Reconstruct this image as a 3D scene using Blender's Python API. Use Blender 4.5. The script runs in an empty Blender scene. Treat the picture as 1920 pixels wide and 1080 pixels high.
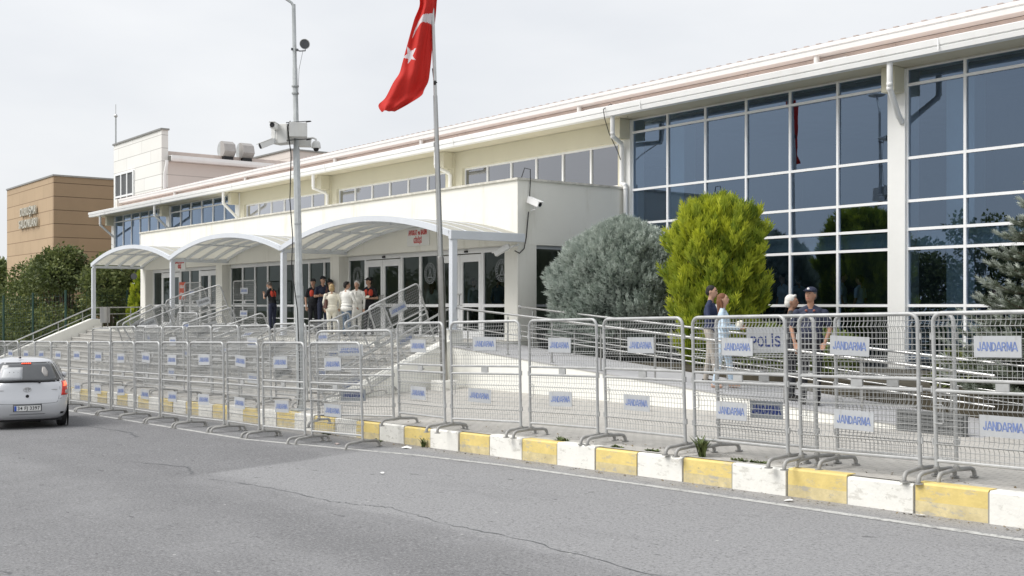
import bpy, math, random
import numpy as np
from mathutils import Vector, Matrix
random.seed(7); np.random.seed(7)
S = bpy.context.scene
R = math.radians
# ---------------------------------------------------------------- camera, sky, sun, exposure
cd = bpy.data.cameras.new('camera'); cam = bpy.data.objects.new('camera', cd)
S.collection.objects.link(cam); S.camera = cam
cam.location = (0, 0, 0); cam.rotation_euler = (R(90), 0, R(51.88))
cd.sensor_width = 36; cd.lens = 2090/1920*36; cd.shift_y = 33/1920; cd.clip_end = 2000
W = bpy.data.worlds.new('World'); S.world = W; W.use_nodes = True
nt = W.node_tree; nt.nodes.clear()
def N(tree, t, **k):
    n = tree.nodes.new(t)
    for a, b in k.items(): setattr(n, a, b)
    return n
wo = N(nt, 'ShaderNodeOutputWorld'); bg = N(nt, 'ShaderNodeBackground'); sky = N(nt, 'ShaderNodeTexSky')
sky.sky_type = 'NISHITA'; sky.sun_disc = False; sky.sun_elevation = R(48); sky.sun_rotation = R(215)
sky.dust_density = 3; sky.air_density = 1.2
tc = N(nt, 'ShaderNodeTexCoord'); mp = N(nt, 'ShaderNodeMapping'); mp.inputs['Scale'].default_value = (1.2, 1.2, 3.5)
nz = N(nt, 'ShaderNodeTexNoise'); nz.inputs['Scale'].default_value = 2.2; nz.inputs['Detail'].default_value = 5
cr = N(nt, 'ShaderNodeValToRGB'); cr.color_ramp.elements[0].position = .3; cr.color_ramp.elements[1].position = .72
cr.color_ramp.elements[0].color = (4.7, 4.85, 5.1, 1); cr.color_ramp.elements[1].color = (5.75, 5.8, 5.88, 1)
mx = N(nt, 'ShaderNodeMix', data_type='RGBA'); mx.inputs[0].default_value = .93
L_ = nt.links.new
L_(tc.outputs['Generated'], mp.inputs[0]); L_(mp.outputs[0], nz.inputs[0]); L_(nz.outputs[0], cr.inputs[0])
L_(sky.outputs[0], mx.inputs[6]); L_(cr.outputs[0], mx.inputs[7]); L_(mx.outputs[2], bg.inputs[0]); L_(bg.outputs[0], wo.inputs[0])
bg.inputs[1].default_value = .1
sd = bpy.data.lights.new('sun', 'SUN'); sun = bpy.data.objects.new('sun', sd); S.collection.objects.link(sun)
sd.energy = 1.9; sd.angle = R(38); sd.color = (1, .975, .94)
sun.rotation_euler = Vector((-.45, -.85, 1.05)).to_track_quat('Z', 'Y').to_euler()
S.view_settings.view_transform = 'Standard'; S.view_settings.look = 'None'; S.view_settings.gamma = 1
S.view_settings.exposure = 0.76
S.cycles.max_bounces = 6; S.cycles.transparent_max_bounces = 24

# ---------------------------------------------------------------- materials
MT = {}
def mat(name, col, rough=.6, metal=0., nscale=3., namt=.08, bump=0., bscale=40., spec=None, alpha=1, extra=None, rand=0.):
    m = bpy.data.materials.new(name); m.use_nodes = True; t = m.node_tree; b = t.nodes['Principled BSDF']
    tc = N(t, 'ShaderNodeTexCoord'); n1 = N(t, 'ShaderNodeTexNoise'); n1.inputs['Scale'].default_value = nscale
    n1.inputs['Detail'].default_value = 6; n1.inputs['Roughness'].default_value = .65
    t.links.new(tc.outputs['Object'], n1.inputs[0])
    r = N(t, 'ShaderNodeValToRGB'); r.color_ramp.elements[0].position = .3; r.color_ramp.elements[1].position = .7
    c0 = [max(0, c*(1-namt)) for c in col]; c1 = [min(1, c*(1+namt)) for c in col]
    r.color_ramp.elements[0].color = (*c0, 1); r.color_ramp.elements[1].color = (*c1, 1)
    t.links.new(n1.outputs[0], r.inputs[0]); out = r.outputs[0]
    if rand:
        oi = N(t, 'ShaderNodeObjectInfo'); mr = N(t, 'ShaderNodeMapRange'); mr.inputs[3].default_value = 1-rand; mr.inputs[4].default_value = 1+rand
        t.links.new(oi.outputs['Random'], mr.inputs[0])
        mm = N(t, 'ShaderNodeVectorMath', operation='SCALE'); t.links.new(out, mm.inputs[0]); t.links.new(mr.outputs[0], mm.inputs['Scale']); out = mm.outputs[0]
    if extra: out = extra(t, tc, out)
    t.links.new(out, b.inputs['Base Color'])
    b.inputs['Roughness'].default_value = rough; b.inputs['Metallic'].default_value = metal
    if spec is not None: b.inputs['Specular IOR Level'].default_value = spec
    if bump:
        n2 = N(t, 'ShaderNodeTexNoise'); n2.inputs['Scale'].default_value = bscale; n2.inputs['Detail'].default_value = 4
        t.links.new(tc.outputs['Object'], n2.inputs[0]); bp = N(t, 'ShaderNodeBump'); bp.inputs['Strength'].default_value = bump
        bp.inputs['Distance'].default_value = .01
        t.links.new(n2.outputs[0], bp.inputs['Height']); t.links.new(bp.outputs[0], b.inputs['Normal'])
    MT[name] = m; return m
def mathn(t, op, a, b=None, c=None, clamp=False):
    n = N(t, 'ShaderNodeMath', operation=op); n.use_clamp = clamp
    for i, v in enumerate((a, b, c)):
        if v is None: continue
        if isinstance(v, (int, float)): n.inputs[i].default_value = v
        else: t.links.new(v, n.inputs[i])
    return n.outputs[0]
def mixc(t, f, a, b):
    n = N(t, 'ShaderNodeMix', data_type='RGBA')
    for i, v in ((0, f), (6, a), (7, b)):
        if isinstance(v, (int, float)): n.inputs[i].default_value = v
        elif isinstance(v, tuple): n.inputs[i].default_value = (*v, 1)
        else: t.links.new(v, n.inputs[i])
    return n.outputs[2]
def noise(t, vec, scale, detail=4, rough=.6):
    n = N(t, 'ShaderNodeTexNoise'); n.inputs['Scale'].default_value = scale; n.inputs['Detail'].default_value = detail
    n.inputs['Roughness'].default_value = rough; t.links.new(vec, n.inputs[0]); return n.outputs[0]
def mapped(t, vec, sc):
    n = N(t, 'ShaderNodeMapping'); n.inputs['Scale'].default_value = sc; t.links.new(vec, n.inputs[0]); return n.outputs[0]
def smooth(t, v, a, b):
    n = N(t, 'ShaderNodeMapRange'); n.interpolation_type = 'SMOOTHSTEP'; n.inputs[1].default_value = a; n.inputs[2].default_value = b
    t.links.new(v, n.inputs[0]); return n.outputs[0]
# asphalt: old light grey, a coarser dark resurfaced patch, worn wheel tracks, oil spots, aggregate
def asph(t, tc, out):
    P = tc.outputs['Object']; s = N(t, 'ShaderNodeSeparateXYZ'); t.links.new(P, s.inputs[0]); X, Y = s.outputs[0], s.outputs[1]
    w = noise(t, P, .6, 4); wy = mathn(t, 'ADD', Y, mathn(t, 'MULTIPLY', mathn(t, 'SUBTRACT', w, .5), .7))
    wx = mathn(t, 'ADD', X, mathn(t, 'MULTIPLY', mathn(t, 'SUBTRACT', noise(t, P, 1.7, 3), .5), .25))
    lane = mathn(t, 'MULTIPLY', smooth(t, wy, 6.25, 6.6), smooth(t, mathn(t, 'ADD', wx, mathn(t, 'MULTIPLY', Y, .3)), -13.38, -13.14))
    c = mixc(t, lane, out, (.265, .265, .27))
    patch = mathn(t, 'MULTIPLY', mathn(t, 'SUBTRACT', 1, smooth(t, mathn(t, 'ADD', wx, mathn(t, 'MULTIPLY', Y, .3)), -13.38, -13.14)), smooth(t, wy, 5.6, 6.0))
    patch = mathn(t, 'MULTIPLY', patch, mathn(t, 'SUBTRACT', 1, smooth(t, wy, 8.6, 9.0)))
    pg = noise(t, P, 22, 4, .8); patch = mathn(t, 'MULTIPLY', patch, smooth(t, pg, .34, .6)); c = mixc(t, mathn(t, 'MULTIPLY', patch, .62), c, (.115, .115, .12))
    tr = mathn(t, 'SUBTRACT', 1, smooth(t, mathn(t, 'ABSOLUTE', mathn(t, 'SUBTRACT', wy, 5.35)), .1, .75))
    c = mixc(t, mathn(t, 'MULTIPLY', tr, .42), c, (.12, .12, .125))
    tr2 = mathn(t, 'SUBTRACT', 1, smooth(t, mathn(t, 'ABSOLUTE', mathn(t, 'SUBTRACT', wy, 3.4)), .1, .8))
    c = mixc(t, mathn(t, 'MULTIPLY', tr2, .2), c, (.125, .125, .13))
    # gutter dirt strip by the kerb
    g = smooth(t, wy, 10.0, 10.5); c = mixc(t, mathn(t, 'MULTIPLY', g, .45), c, (.36, .34, .31))
    # oil spots, longer along the lane
    sp = noise(t, mapped(t, P, (1.1, 3.2, 1)), 2.3, 2); c = mixc(t, mathn(t, 'MULTIPLY', smooth(t, sp, .70, .735), .75), c, (.07, .07, .075))
    # long wavelength blotches
    bl = noise(t, mapped(t, P, (.25, 1, 1)), 1.1, 5); c = mixc(t, mathn(t, 'MULTIPLY', smooth(t, bl, .5, .8), .32), c, (.12, .12, .125))
    g3 = noise(t, P, 34, 5, .8); c = mixc(t, mathn(t, 'MULTIPLY', smooth(t, g3, .53, .64), .6), c, (.38, .38, .375)); c = mixc(t, mathn(t, 'MULTIPLY', mathn(t, 'SUBTRACT', 1, smooth(t, g3, .36, .48)), .75), c, (.06, .06, .062))
    ag = noise(t, P, 95, 3, .7); c = mixc(t, mathn(t, 'MULTIPLY', smooth(t, ag, .56, .72), .5), c, (.55, .55, .54))
    ag2 = noise(t, P, 70, 3, .7); c = mixc(t, mathn(t, 'MULTIPLY', smooth(t, ag2, .58, .72), .5), c, (.08, .08, .08))
    v = N(t, 'ShaderNodeTexVoronoi'); v.inputs['Scale'].default_value = 2.1; t.links.new(P, v.inputs[0])
    c = mixc(t, mathn(t, 'MULTIPLY', mathn(t, 'LESS_THAN', v.outputs['Distance'], .035), .8), c, (.5, .5, .48))
    return c
mat('asphalt', (.205, .205, .21), .92, 0, .8, .12, .55, 130, extra=asph)
def pav(t, tc, out):
    P = tc.outputs['Object']; br = N(t, 'ShaderNodeTexBrick'); t.links.new(P, br.inputs[0]); br.inputs['Scale'].default_value = 1
    br.inputs['Brick Width'].default_value = .2; br.inputs['Row Height'].default_value = .1; br.inputs['Mortar Size'].default_value = .007
    br.inputs['Color1'].default_value = (.46, .445, .41, 1); br.inputs['Color2'].default_value = (.53, .51, .47, 1); br.inputs['Mortar'].default_value = (.24, .23, .21, 1)
    c = mixc(t, .25, br.outputs[0], out)
    st = noise(t, P, .9, 6); return mixc(t, mathn(t, 'MULTIPLY', smooth(t, st, .5, .75), .35), c, (.36, .34, .31))
mat('pavers', (.42, .40, .37), .9, 0, 1.5, .15, .3, 60, extra=pav)
def kerbx(dirt):
    def f(t, tc, out):
        P = tc.outputs['Object']; n = noise(t, mapped(t, P, (2.5, 2.5, 6)), 2.2, 7, .7)
        c = mixc(t, mathn(t, 'MULTIPLY', smooth(t, n, .54, .64), dirt), out, (.42, .40, .35)); 
        n2 = noise(t, P, 9, 6, .7); return mixc(t, mathn(t, 'MULTIPLY', smooth(t, n2, .62, .70), .55), c, (.2, .19, .17))
    return f
mat('kerb_white', (.80, .79, .74), .8, 0, 4, .06, .4, 25, extra=kerbx(.45))
mat('kerb_yellow', (.71, .56, .21), .8, 0, 4, .12, .4, 25, extra=kerbx(.5))
mat('kerb_worn', (.60, .51, .29), .9, 0, 6, .2, .4, 25, extra=kerbx(.8))
mat('joint', (.3, .29, .26), .95)
def linex(t, tc, out):
    P = tc.outputs['Object']; n = noise(t, P, 14, 6, .75); return mixc(t, smooth(t, n, .48, .62), out, (.24, .24, .24))
mat('road_paint', (.5, .5, .48), .9, 0, 3, .1, extra=linex)
mat('soil', (.07, .06, .04), .98, 0, 3, .4, .6, 20)
mat('ground', (.12, .13, .08), .98, 0, .5, .4)
mat('galv', (.45, .455, .45), .48, .25, 8, .14, .12, 60, rand=.07)
mat('galv_wire', (.38, .385, .38), .5, .2, 10, .1, rand=.07)
mat('foot_metal', (.36, .355, .34), .6, .2, 6, .22, .2, 50, rand=.06)
def signx(t, tc, out):
    P = tc.outputs['Object']; n = noise(t, mapped(t, P, (1, 1, .35)), 16, 5); return mixc(t, mathn(t, 'MULTIPLY', smooth(t, n, .55, .7), .4), out, (.36, .36, .34))
mat('sign_plate', (.47, .485, .50), .5, .1, 6, .07, rand=.05, extra=signx)
mat('sign_plate_dark', (.26, .28, .30), .6, .2, 6, .1)
mat('sign_blue', (.16, .22, .44), .6, 0, 30, .3)
mat('sign_navy', (.02, .04, .17), .6)
def wallx(amt, scz=.25):
    def f(t, tc, out):
        P = tc.outputs['Object']; n = noise(t, mapped(t, P, (1.6, 1.6, scz)), 1.4, 7, .65)
        return mixc(t, mathn(t, 'MULTIPLY', smooth(t, n, .52, .8), amt), out, (.58, .55, .46))
    return f
mat('cream', (.85, .842, .785), .85, 0, .7, .025, .12, 30, extra=wallx(.22))
mat('cream_wall', (.84, .828, .765), .85, 0, .7, .03, .2, 25, extra=wallx(.55, .3))
mat('beige', (.66, .63, .50), .85, 0, .7, .03, .1, 30, extra=wallx(.15))
mat('white_paint', (.80, .80, .78), .45, 0, 2, .03, extra=wallx(.12))
mat('gutter', (.87, .87, .86), .5, 0, 1.2, .03, extra=wallx(.25))
mat('frame_white', (.86, .865, .87), .4, 0, 2, .02)
mat('alu_grey', (.55, .57, .60), .45, .2, 2, .04)
mat('canopy_white', (.66, .69, .73), .4, 0, 2, .04)
mat('soffit', (.60, .56, .44), .85, 0, 1.5, .06)
mat('pink_wall', (.68, .59, .54), .9, 0, 1.5, .12)
mat('tile_red', (.55, .46, .42), .85, 0, 4, .2)
mat('tile_pale', (.50, .42, .39), .85, 0, 4, .2)
mat('coping', (.62, .60, .54), .9, 0, 5, .25, .3, 30)
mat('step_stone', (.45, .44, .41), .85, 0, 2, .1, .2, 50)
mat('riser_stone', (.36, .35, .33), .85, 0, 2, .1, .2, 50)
mat('ramp_tile', (.43, .43, .44), .8, 0, 2, .08, .2, 50)
mat('steel', (.50, .50, .49), .33, .8, 6, .05)
mat('steel_dark', (.30, .29, .27), .3, .8, 6, .1)
mat('pole_galv', (.47, .49, .49), .5, .4, 5, .14, .15, 40)
mat('black', (.012, .012, .014), .6)
mat('rubber', (.02, .02, .02), .85, 0, 10, .2)
mat('dark_grey', (.09, .095, .1), .6, 0, 4, .1)
mat('vent_grey', (.17, .175, .175), .6, .3)
mat('interior', (.07, .085, .10), .9, 0, 1, .25)
mat('interior_light', (.42, .52, .60), .9, 0, 1, .05)
mat('box_white', (.66, .66, .64), .5, 0, 3, .08, extra=wallx(.35))
mat('red_letter', (.60, .06, .06), .6); mat('red_sign', (.62, .12, .07), .6)
mat('letter_metal', (.50, .48, .41), .4, .2)
mat('emblem', (.26, .28, .29), .6)
mat('concrete', (.58, .57, .54), .9, 0, 3, .12, .2, 30)
mat('green_metal', (.02, .06, .045), .5)
mat('bark', (.12, .085, .06), .95, 0, 8, .3, .7, 20)
mat('paper', (.8, .8, .78), .9)
mat('lamp_red', (.6, .02, .01), .3)
mat('cable', (.015, .015, .015), .7)
mat('louvre', (.42, .40, .38), .5, .4, 3, .1)
def panels(col, dark, h, w, vert=.5):
    def f(t, tc, out):
        P = tc.outputs['Object']; s = N(t, 'ShaderNodeSeparateXYZ'); t.links.new(P, s.inputs[0])
        z = mathn(t, 'FRACT', mathn(t, 'DIVIDE', s.outputs[2], h)); line = mathn(t, 'LESS_THAN', z, .055)
        row = mathn(t, 'FLOOR', mathn(t, 'DIVIDE', s.outputs[2], h))
        cx = mathn(t, 'ADD', mathn(t, 'DIVIDE', mathn(t, 'ADD', s.outputs[0], s.outputs[1]), w), mathn(t, 'MULTIPLY', row, .37))
        cell = N(t, 'ShaderNodeTexWhiteNoise', noise_dimensions='2D'); cb = N(t, 'ShaderNodeCombineXYZ')
        t.links.new(mathn(t, 'FLOOR', cx), cb.inputs[0]); t.links.new(row, cb.inputs[1]); t.links.new(cb.outputs[0], cell.inputs[0])
        vl = mathn(t, 'MULTIPLY', mathn(t, 'LESS_THAN', mathn(t, 'FRACT', cx), .03), vert)
        c = mixc(t, mathn(t, 'MULTIPLY', cell.outputs[0], .22), out, tuple(min(1, v*1.35) for v in col))
        c = mixc(t, mathn(t, 'MULTIPLY', vl, .4), c, dark); return mixc(t, mathn(t, 'MULTIPLY', line, .8), c, dark)
    return f
mat('brown_panel', (.43, .315, .20), .75, 0, .5, .05, extra=panels((.43, .315, .20), (.17, .10, .05), 1.0, 2.2))
mat('brown_cladding', (.35, .245, .15), .7, 0, .5, .05, extra=panels((.35, .245, .15), (.07, .04, .02), 1.0, 40, 0))
mat('white_panel', (.78, .77, .73), .6, 0, .6, .03, extra=panels((.78, .77, .73), (.42, .41, .38), .78, 4.2))
mat('pink_panel', (.66, .60, .555), .6, 0, .6, .03, extra=panels((.66, .60, .555), (.40, .35, .32), .78, 60, 0))
def glass(name, tint, refl, ior=1.5, boost=1.0):
    m = bpy.data.materials.new(name); m.use_nodes = True; t = m.node_tree; t.nodes.clear(); o = N(t, 'ShaderNodeOutputMaterial')
    tr = N(t, 'ShaderNodeBsdfTransparent'); tr.inputs[0].default_value = (*tint, 1)
    gl = N(t, 'ShaderNodeBsdfGlossy'); gl.inputs['Roughness'].default_value = .0; gl.inputs['Color'].default_value = (*refl, 1)
    fr = N(t, 'ShaderNodeFresnel'); fr.inputs[0].default_value = ior
    tc = N(t, 'ShaderNodeTexCoord'); n = N(t, 'ShaderNodeTexNoise'); n.inputs['Scale'].default_value = .7; n.inputs['Detail'].default_value = 1
    t.links.new(tc.outputs['Object'], n.inputs[0]); bp = N(t, 'ShaderNodeBump'); bp.inputs['Strength'].default_value = .12; bp.inputs['Distance'].default_value = .02
    t.links.new(n.outputs[0], bp.inputs['Height']); t.links.new(bp.outputs[0], gl.inputs['Normal'])
    ms = N(t, 'ShaderNodeMixShader'); t.links.new(mathn(t, 'MULTIPLY', fr.outputs[0], boost, clamp=True), ms.inputs[0])
    t.links.new(tr.outputs[0], ms.inputs[1]); t.links.new(gl.outputs[0], ms.inputs[2]); t.links.new(ms.outputs[0], o.inputs[0]); MT[name] = m
glass('glass_blue', (.58, .70, .80), (.56, .74, 1.0), 1.5, 5.0)
glass('glass_strip', (.14, .17, .2), (.92, .94, 1.0), 1.6, 4.6)
glass('glass_far', (.5, .6, .7), (.60, .76, 1.0), 1.5, 2.6)
glass('glass_door', (.34, .4, .4), (.8, .9, .9), 1.35, .9)
glass('glass_car', (.32, .36, .38), (.85, .9, .95), 1.5, 1.3)
def polycarb():
    m = bpy.data.materials.new('polycarbonate'); m.use_nodes = True; t = m.node_tree; b = t.nodes['Principled BSDF']; o = t.nodes['Material Output']
    b.inputs['Base Color'].default_value = (.66, .63, .52, 1); b.inputs['Roughness'].default_value = .45
    tl = N(t, 'ShaderNodeBsdfTranslucent'); tl.inputs[0].default_value = (.82, .81, .76, 1)
    ms = N(t, 'ShaderNodeMixShader'); ms.inputs[0].default_value = .5
    tc = N(t, 'ShaderNodeTexCoord'); n = noise(t, tc.outputs['Object'], 3, 5); c = mixc(t, n, (.62, .61, .55), (.74, .73, .67)); t.links.new(c, b.inputs['Base Color'])
    t.links.new(b.outputs[0], ms.inputs[1]); t.links.new(tl.outputs[0], ms.inputs[2]); t.links.new(ms.outputs[0], o.inputs[0]); MT['polycarbonate'] = m
polycarb()
def leafmat(name, c1, c2, c3, rough=.65, trans=.25):
    m = bpy.data.materials.new(name); m.use_nodes = True; t = m.node_tree; b = t.nodes['Principled BSDF']; o = t.nodes['Material Output']
    at = N(t, 'ShaderNodeAttribute'); at.attribute_name = 'vary'
    r = N(t, 'ShaderNodeValToRGB'); e = r.color_ramp.elements; e[0].color = (*c1, 1); e[1].color = (*c3, 1); e.new(.5).color = (*c2, 1)
    t.links.new(at.outputs['Fac'], r.inputs[0]); t.links.new(r.outputs[0], b.inputs['Base Color']); b.inputs['Roughness'].default_value = rough
    tl = N(t, 'ShaderNodeBsdfTranslucent'); t.links.new(r.outputs[0], tl.inputs[0]); ms = N(t, 'ShaderNodeMixShader'); ms.inputs[0].default_value = trans
    t.links.new(b.outputs[0], ms.inputs[1]); t.links.new(tl.outputs[0], ms.inputs[2]); t.links.new(ms.outputs[0], o.inputs[0]); MT[name] = m
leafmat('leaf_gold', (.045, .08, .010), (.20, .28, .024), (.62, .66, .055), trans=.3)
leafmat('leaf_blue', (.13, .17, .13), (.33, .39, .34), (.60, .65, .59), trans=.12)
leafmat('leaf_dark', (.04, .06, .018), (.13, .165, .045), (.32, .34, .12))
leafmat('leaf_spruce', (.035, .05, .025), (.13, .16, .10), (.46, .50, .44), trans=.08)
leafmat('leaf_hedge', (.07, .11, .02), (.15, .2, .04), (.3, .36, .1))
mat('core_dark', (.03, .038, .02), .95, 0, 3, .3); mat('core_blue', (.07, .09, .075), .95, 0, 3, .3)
for n, c in dict(skin=(.50, .30, .21), skin_tan=(.38, .21, .14), black_cloth=(.014, .015, .02), navy_cloth=(.02, .026, .055), navy_suit=(.018, .028, .075),
                 white_cloth=(.80, .79, .75), ivory_cloth=(.78, .74, .62), denim=(.10, .15, .22), beige_trousers=(.42, .38, .33), lightblue_cloth=(.55, .68, .80),
                 red_cloth=(.62, .07, .04), hair_black=(.012, .01, .009), hair_brown=(.16, .065, .03), hair_blonde=(.42, .30, .15), hair_white=(.66, .64, .60),
                 hair_grey=(.12, .11, .10), shoe=(.02, .018, .016), bag_brown=(.10, .045, .035), suit_dark=(.03, .032, .038), lips=(.36, .13, .10), eye=(.03, .02, .02),
                 shirt_dim=(.7, .8, .88)).items():
    mat(n, c, .75, 0, 9, .12, .25, 35)
def paint(name, col):
    m = mat(name, col, .32, .35, 2, .02); m.node_tree.nodes['Principled BSDF'].inputs['Coat Weight'].default_value = .6
paint('car_silver', (.60, .61, .63))
mat('lens_dark', (.13, .135, .14), .12, .2); mat('plate_white', (.78, .78, .76), .5); mat('plate_blue', (.03, .10, .50), .5)
def emis(name, col, s):
    m = mat(name, col, .3); b = m.node_tree.nodes['Principled BSDF']; b.inputs['Emission Color'].default_value = (*col, 1); b.inputs['Emission Strength'].default_value = s
emis('brake_lit', (1, .13, .05), 1.1); 

# ---------------------------------------------------------------- mesh helpers
def place(o, parent=None):
    S.collection.objects.link(o)
    if parent is not None: o.parent = parent
    return o
class MB:
    def __init__(s): s.v = []; s.f = []; s.m = []
    def add(s, vs, fs, m=0):
        k = len(s.v); s.v += [tuple(v) for v in vs]; s.f += [tuple(i+k for i in f) for f in fs]; s.m += [m]*len(fs); return s
    def box(s, a, b, m=0):
        x0, y0, z0 = a; x1, y1, z1 = b
        x0, x1 = sorted((x0, x1)); y0, y1 = sorted((y0, y1)); z0, z1 = sorted((z0, z1))
        return s.add([(x0,y0,z0),(x1,y0,z0),(x1,y1,z0),(x0,y1,z0),(x0,y0,z1),(x1,y0,z1),(x1,y1,z1),(x0,y1,z1)],
              [(0,3,2,1),(4,5,6,7),(0,1,5,4),(1,2,6,5),(2,3,7,6),(3,0,4,7)], m)
    def tube(s, pts, r, n=8, m=0, closed=False, cap=True):
        pts = [Vector(p) for p in pts]; K = len(pts); rr = r if isinstance(r, (list, tuple)) else [r]*K
        T = []
        for i in range(K):
            a = pts[(i-1) % K] if (closed or i > 0) else pts[i]; b = pts[(i+1) % K] if (closed or i < K-1) else pts[i]
            T.append((b-a).normalized())
        u = T[0].orthogonal().normalized(); vs = []
        for i in range(K):
            u = (u - T[i]*u.dot(T[i])); u = u.normalized() if u.length > 1e-6 else T[i].orthogonal().normalized(); w = T[i].cross(u)
            for j in range(n):
                a = 2*math.pi*j/n + math.pi/n; vs.append(pts[i] + (u*math.cos(a)+w*math.sin(a))*rr[i])
        fs = []
        for i in range(K if closed else K-1):
            i2 = (i+1) % K
            for j in range(n): fs.append((i*n+j, i*n+(j+1) % n, i2*n+(j+1) % n, i2*n+j))
        if cap and not closed: fs.append(tuple(range(n-1, -1, -1))); fs.append(tuple((K-1)*n+j for j in range(n)))
        return s.add(vs, fs, m)
    def prism(s, poly, y0, y1, m=0, axis='y'):
        # poly in (a,b); extruded along axis
        def q(a, b, c): return {'y': (a, c, b), 'x': (c, a, b), 'z': (a, b, c)}[axis]
        n = len(poly); vs = [q(a, b, y0) for a, b in poly]+[q(a, b, y1) for a, b in poly]
        fs = [tuple(range(n)), tuple(range(2*n-1, n-1, -1))]+[(i, i+n, (i+1) % n+n, (i+1) % n) for i in range(n)]
        return s.add(vs, fs, m)
    def lathe(s, prof, c, n=20, m=0, axis=Vector((0, 0, 1))):
        axis = Vector(axis).normalized(); u = axis.orthogonal().normalized(); w = axis.cross(u); c = Vector(c); vs = []
        for r, h in prof:
            for j in range(n):
                a = 2*math.pi*j/n; vs.append(c+axis*h+(u*math.cos(a)+w*math.sin(a))*r)
        fs = [(i*n+j, i*n+(j+1) % n, (i+1)*n+(j+1) % n, (i+1)*n+j) for i in range(len(prof)-1) for j in range(n)]
        fs += [tuple(range(n-1, -1, -1)), tuple((len(prof)-1)*n+j for j in range(n))]
        return s.add(vs, fs, m)
    def ball(s, c, r, n=12, m=0):
        rx, ry, rz = r if isinstance(r, (tuple, list)) else (r, r, r); vs = []; K = n//2+1
        for i in range(K):
            p = math.pi*i/(K-1)
            for j in range(n):
                a = 2*math.pi*j/n; vs.append((c[0]+rx*math.sin(p)*math.cos(a), c[1]+ry*math.sin(p)*math.sin(a), c[2]-rz*math.cos(p)))
        return s.add(vs, [(i*n+j, i*n+(j+1) % n, (i+1)*n+(j+1) % n, (i+1)*n+j) for i in range(K-1) for j in range(n)], m)
    def build(s, name, mats, parent=None, smooth=False, bevel=0, recalc=True):
        me = bpy.data.meshes.new(name); me.from_pydata(s.v, [], s.f)
        if isinstance(mats, str): mats = [mats]
        for k in mats: me.materials.append(MT[k])
        me.polygons.foreach_set('material_index', s.m)
        if recalc:
            import bmesh
            b = bmesh.new(); b.from_mesh(me); bmesh.ops.recalc_face_normals(b, faces=b.faces); b.to_mesh(me); b.free()
        if smooth:
            me.polygons.foreach_set('use_smooth', [True]*len(me.polygons))
            try: me.set_sharp_from_angle(angle=R(40))
            except Exception: pass
        o = bpy.data.objects.new(name, me); place(o, parent)
        if bevel:
            bv = o.modifiers.new('bevel', 'BEVEL'); bv.width = bevel; bv.segments = 2; bv.limit_method = 'ANGLE'
        return o
def arc(c, r, a0, a1, n, plane='xz', y=0):
    out = []
    for i in range(n+1):
        a = R(a0+(a1-a0)*i/n); p, q = c[0]+r*math.cos(a), c[1]+r*math.sin(a)
        out.append((p, y, q) if plane == 'xz' else (y, p, q) if plane == 'yz' else (p, q, y))
    return out
def tag(o, label, cat=None, group=None, kind=None):
    if label: o['label'] = label
    if cat: o['category'] = cat
    if group: o['group'] = group
    if kind: o['kind'] = kind
    return o
def thing(name, label, cat, loc=(0, 0, 0), rz=0, group=None):
    o = bpy.data.objects.new(name, None); o.empty_display_size = .2; place(o); o.location = loc; o.rotation_euler = (0, 0, rz)
    return tag(o, label, cat, group)
def copy_tree(o, parent=None):
    c = o.copy(); S.collection.objects.link(c); c.parent = parent
    for ch in list(o.children): copy_tree(ch, c)
    return c
def under(o, t):        # parent a mesh built in world coordinates
    o.parent = t; o.matrix_parent_inverse = t.matrix_basis.inverted(); return o
def struct(o): o['kind'] = 'structure'; return o
def text_mesh(txt, size, depth=.004, bold=.0, sx=1., align='CENTER'):
    cu = bpy.data.curves.new('t', 'FONT'); cu.body = txt; cu.size = size; cu.extrude = depth; cu.offset = bold; cu.align_x = align; cu.align_y = 'CENTER'
    cu.resolution_u = 3; cu.space_character = 1.12
    o = bpy.data.objects.new('t', cu); S.collection.objects.link(o)
    dg = bpy.context.evaluated_depsgraph_get(); me = bpy.data.meshes.new_from_object(o.evaluated_get(dg)); bpy.data.objects.remove(o)
    # stand the text up: x right, z up, facing -y
    for v in me.vertices: v.co = Vector((v.co.x*sx, -v.co.z, v.co.y))
    return me
STROKES = {'J': (.72, [((.55, 1), (.55, .28), (.44, .08), (.28, .06), (.14, .12), (.08, .30))]), 'A': (.92, [((.02, 0), (.41, 1), (.51, 1), (.90, 0)), ((.17, .27), (.75, .27))]),
 'N': (.86, [((.09, 0), (.09, 1), (.12, 1), (.74, 0), (.77, 0), (.77, 1))]), 'D': (.84, [((.09, .06), (.09, .94), (.42, .94), (.66, .80), (.76, .5), (.66, .20), (.42, .06), (.09, .06))]),
 'R': (.86, [((.09, 0), (.09, .94), (.52, .94), (.70, .84), (.70, .62), (.52, .50), (.09, .50)), ((.45, .50), (.76, 0))]), 'M': (1.0, [((.09, 0), (.09, 1), (.16, 1), (.5, .12), (.84, 1), (.91, 1), (.91, 0))]),
 'P': (.80, [((.09, 0), (.09, .94), (.52, .94), (.70, .82), (.70, .58), (.52, .46), (.09, .46))]), 'O': (.94, [((.46, .94), (.20, .82), (.09, .5), (.20, .18), (.46, .06), (.72, .18), (.83, .5), (.72, .82), (.46, .94))]),
 'L': (.70, [((.09, 1), (.09, .06), (.64, .06))]), 'İ': (.34, [((.16, 0), (.16, 1)), ((.16, 1.14), (.16, 1.30))]), 'S': (.80, [((.70, .80), (.54, .94), (.26, .94), (.10, .76), (.24, .56), (.56, .46), (.70, .24), (.54, .06), (.24, .06), (.08, .22))])}
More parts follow.
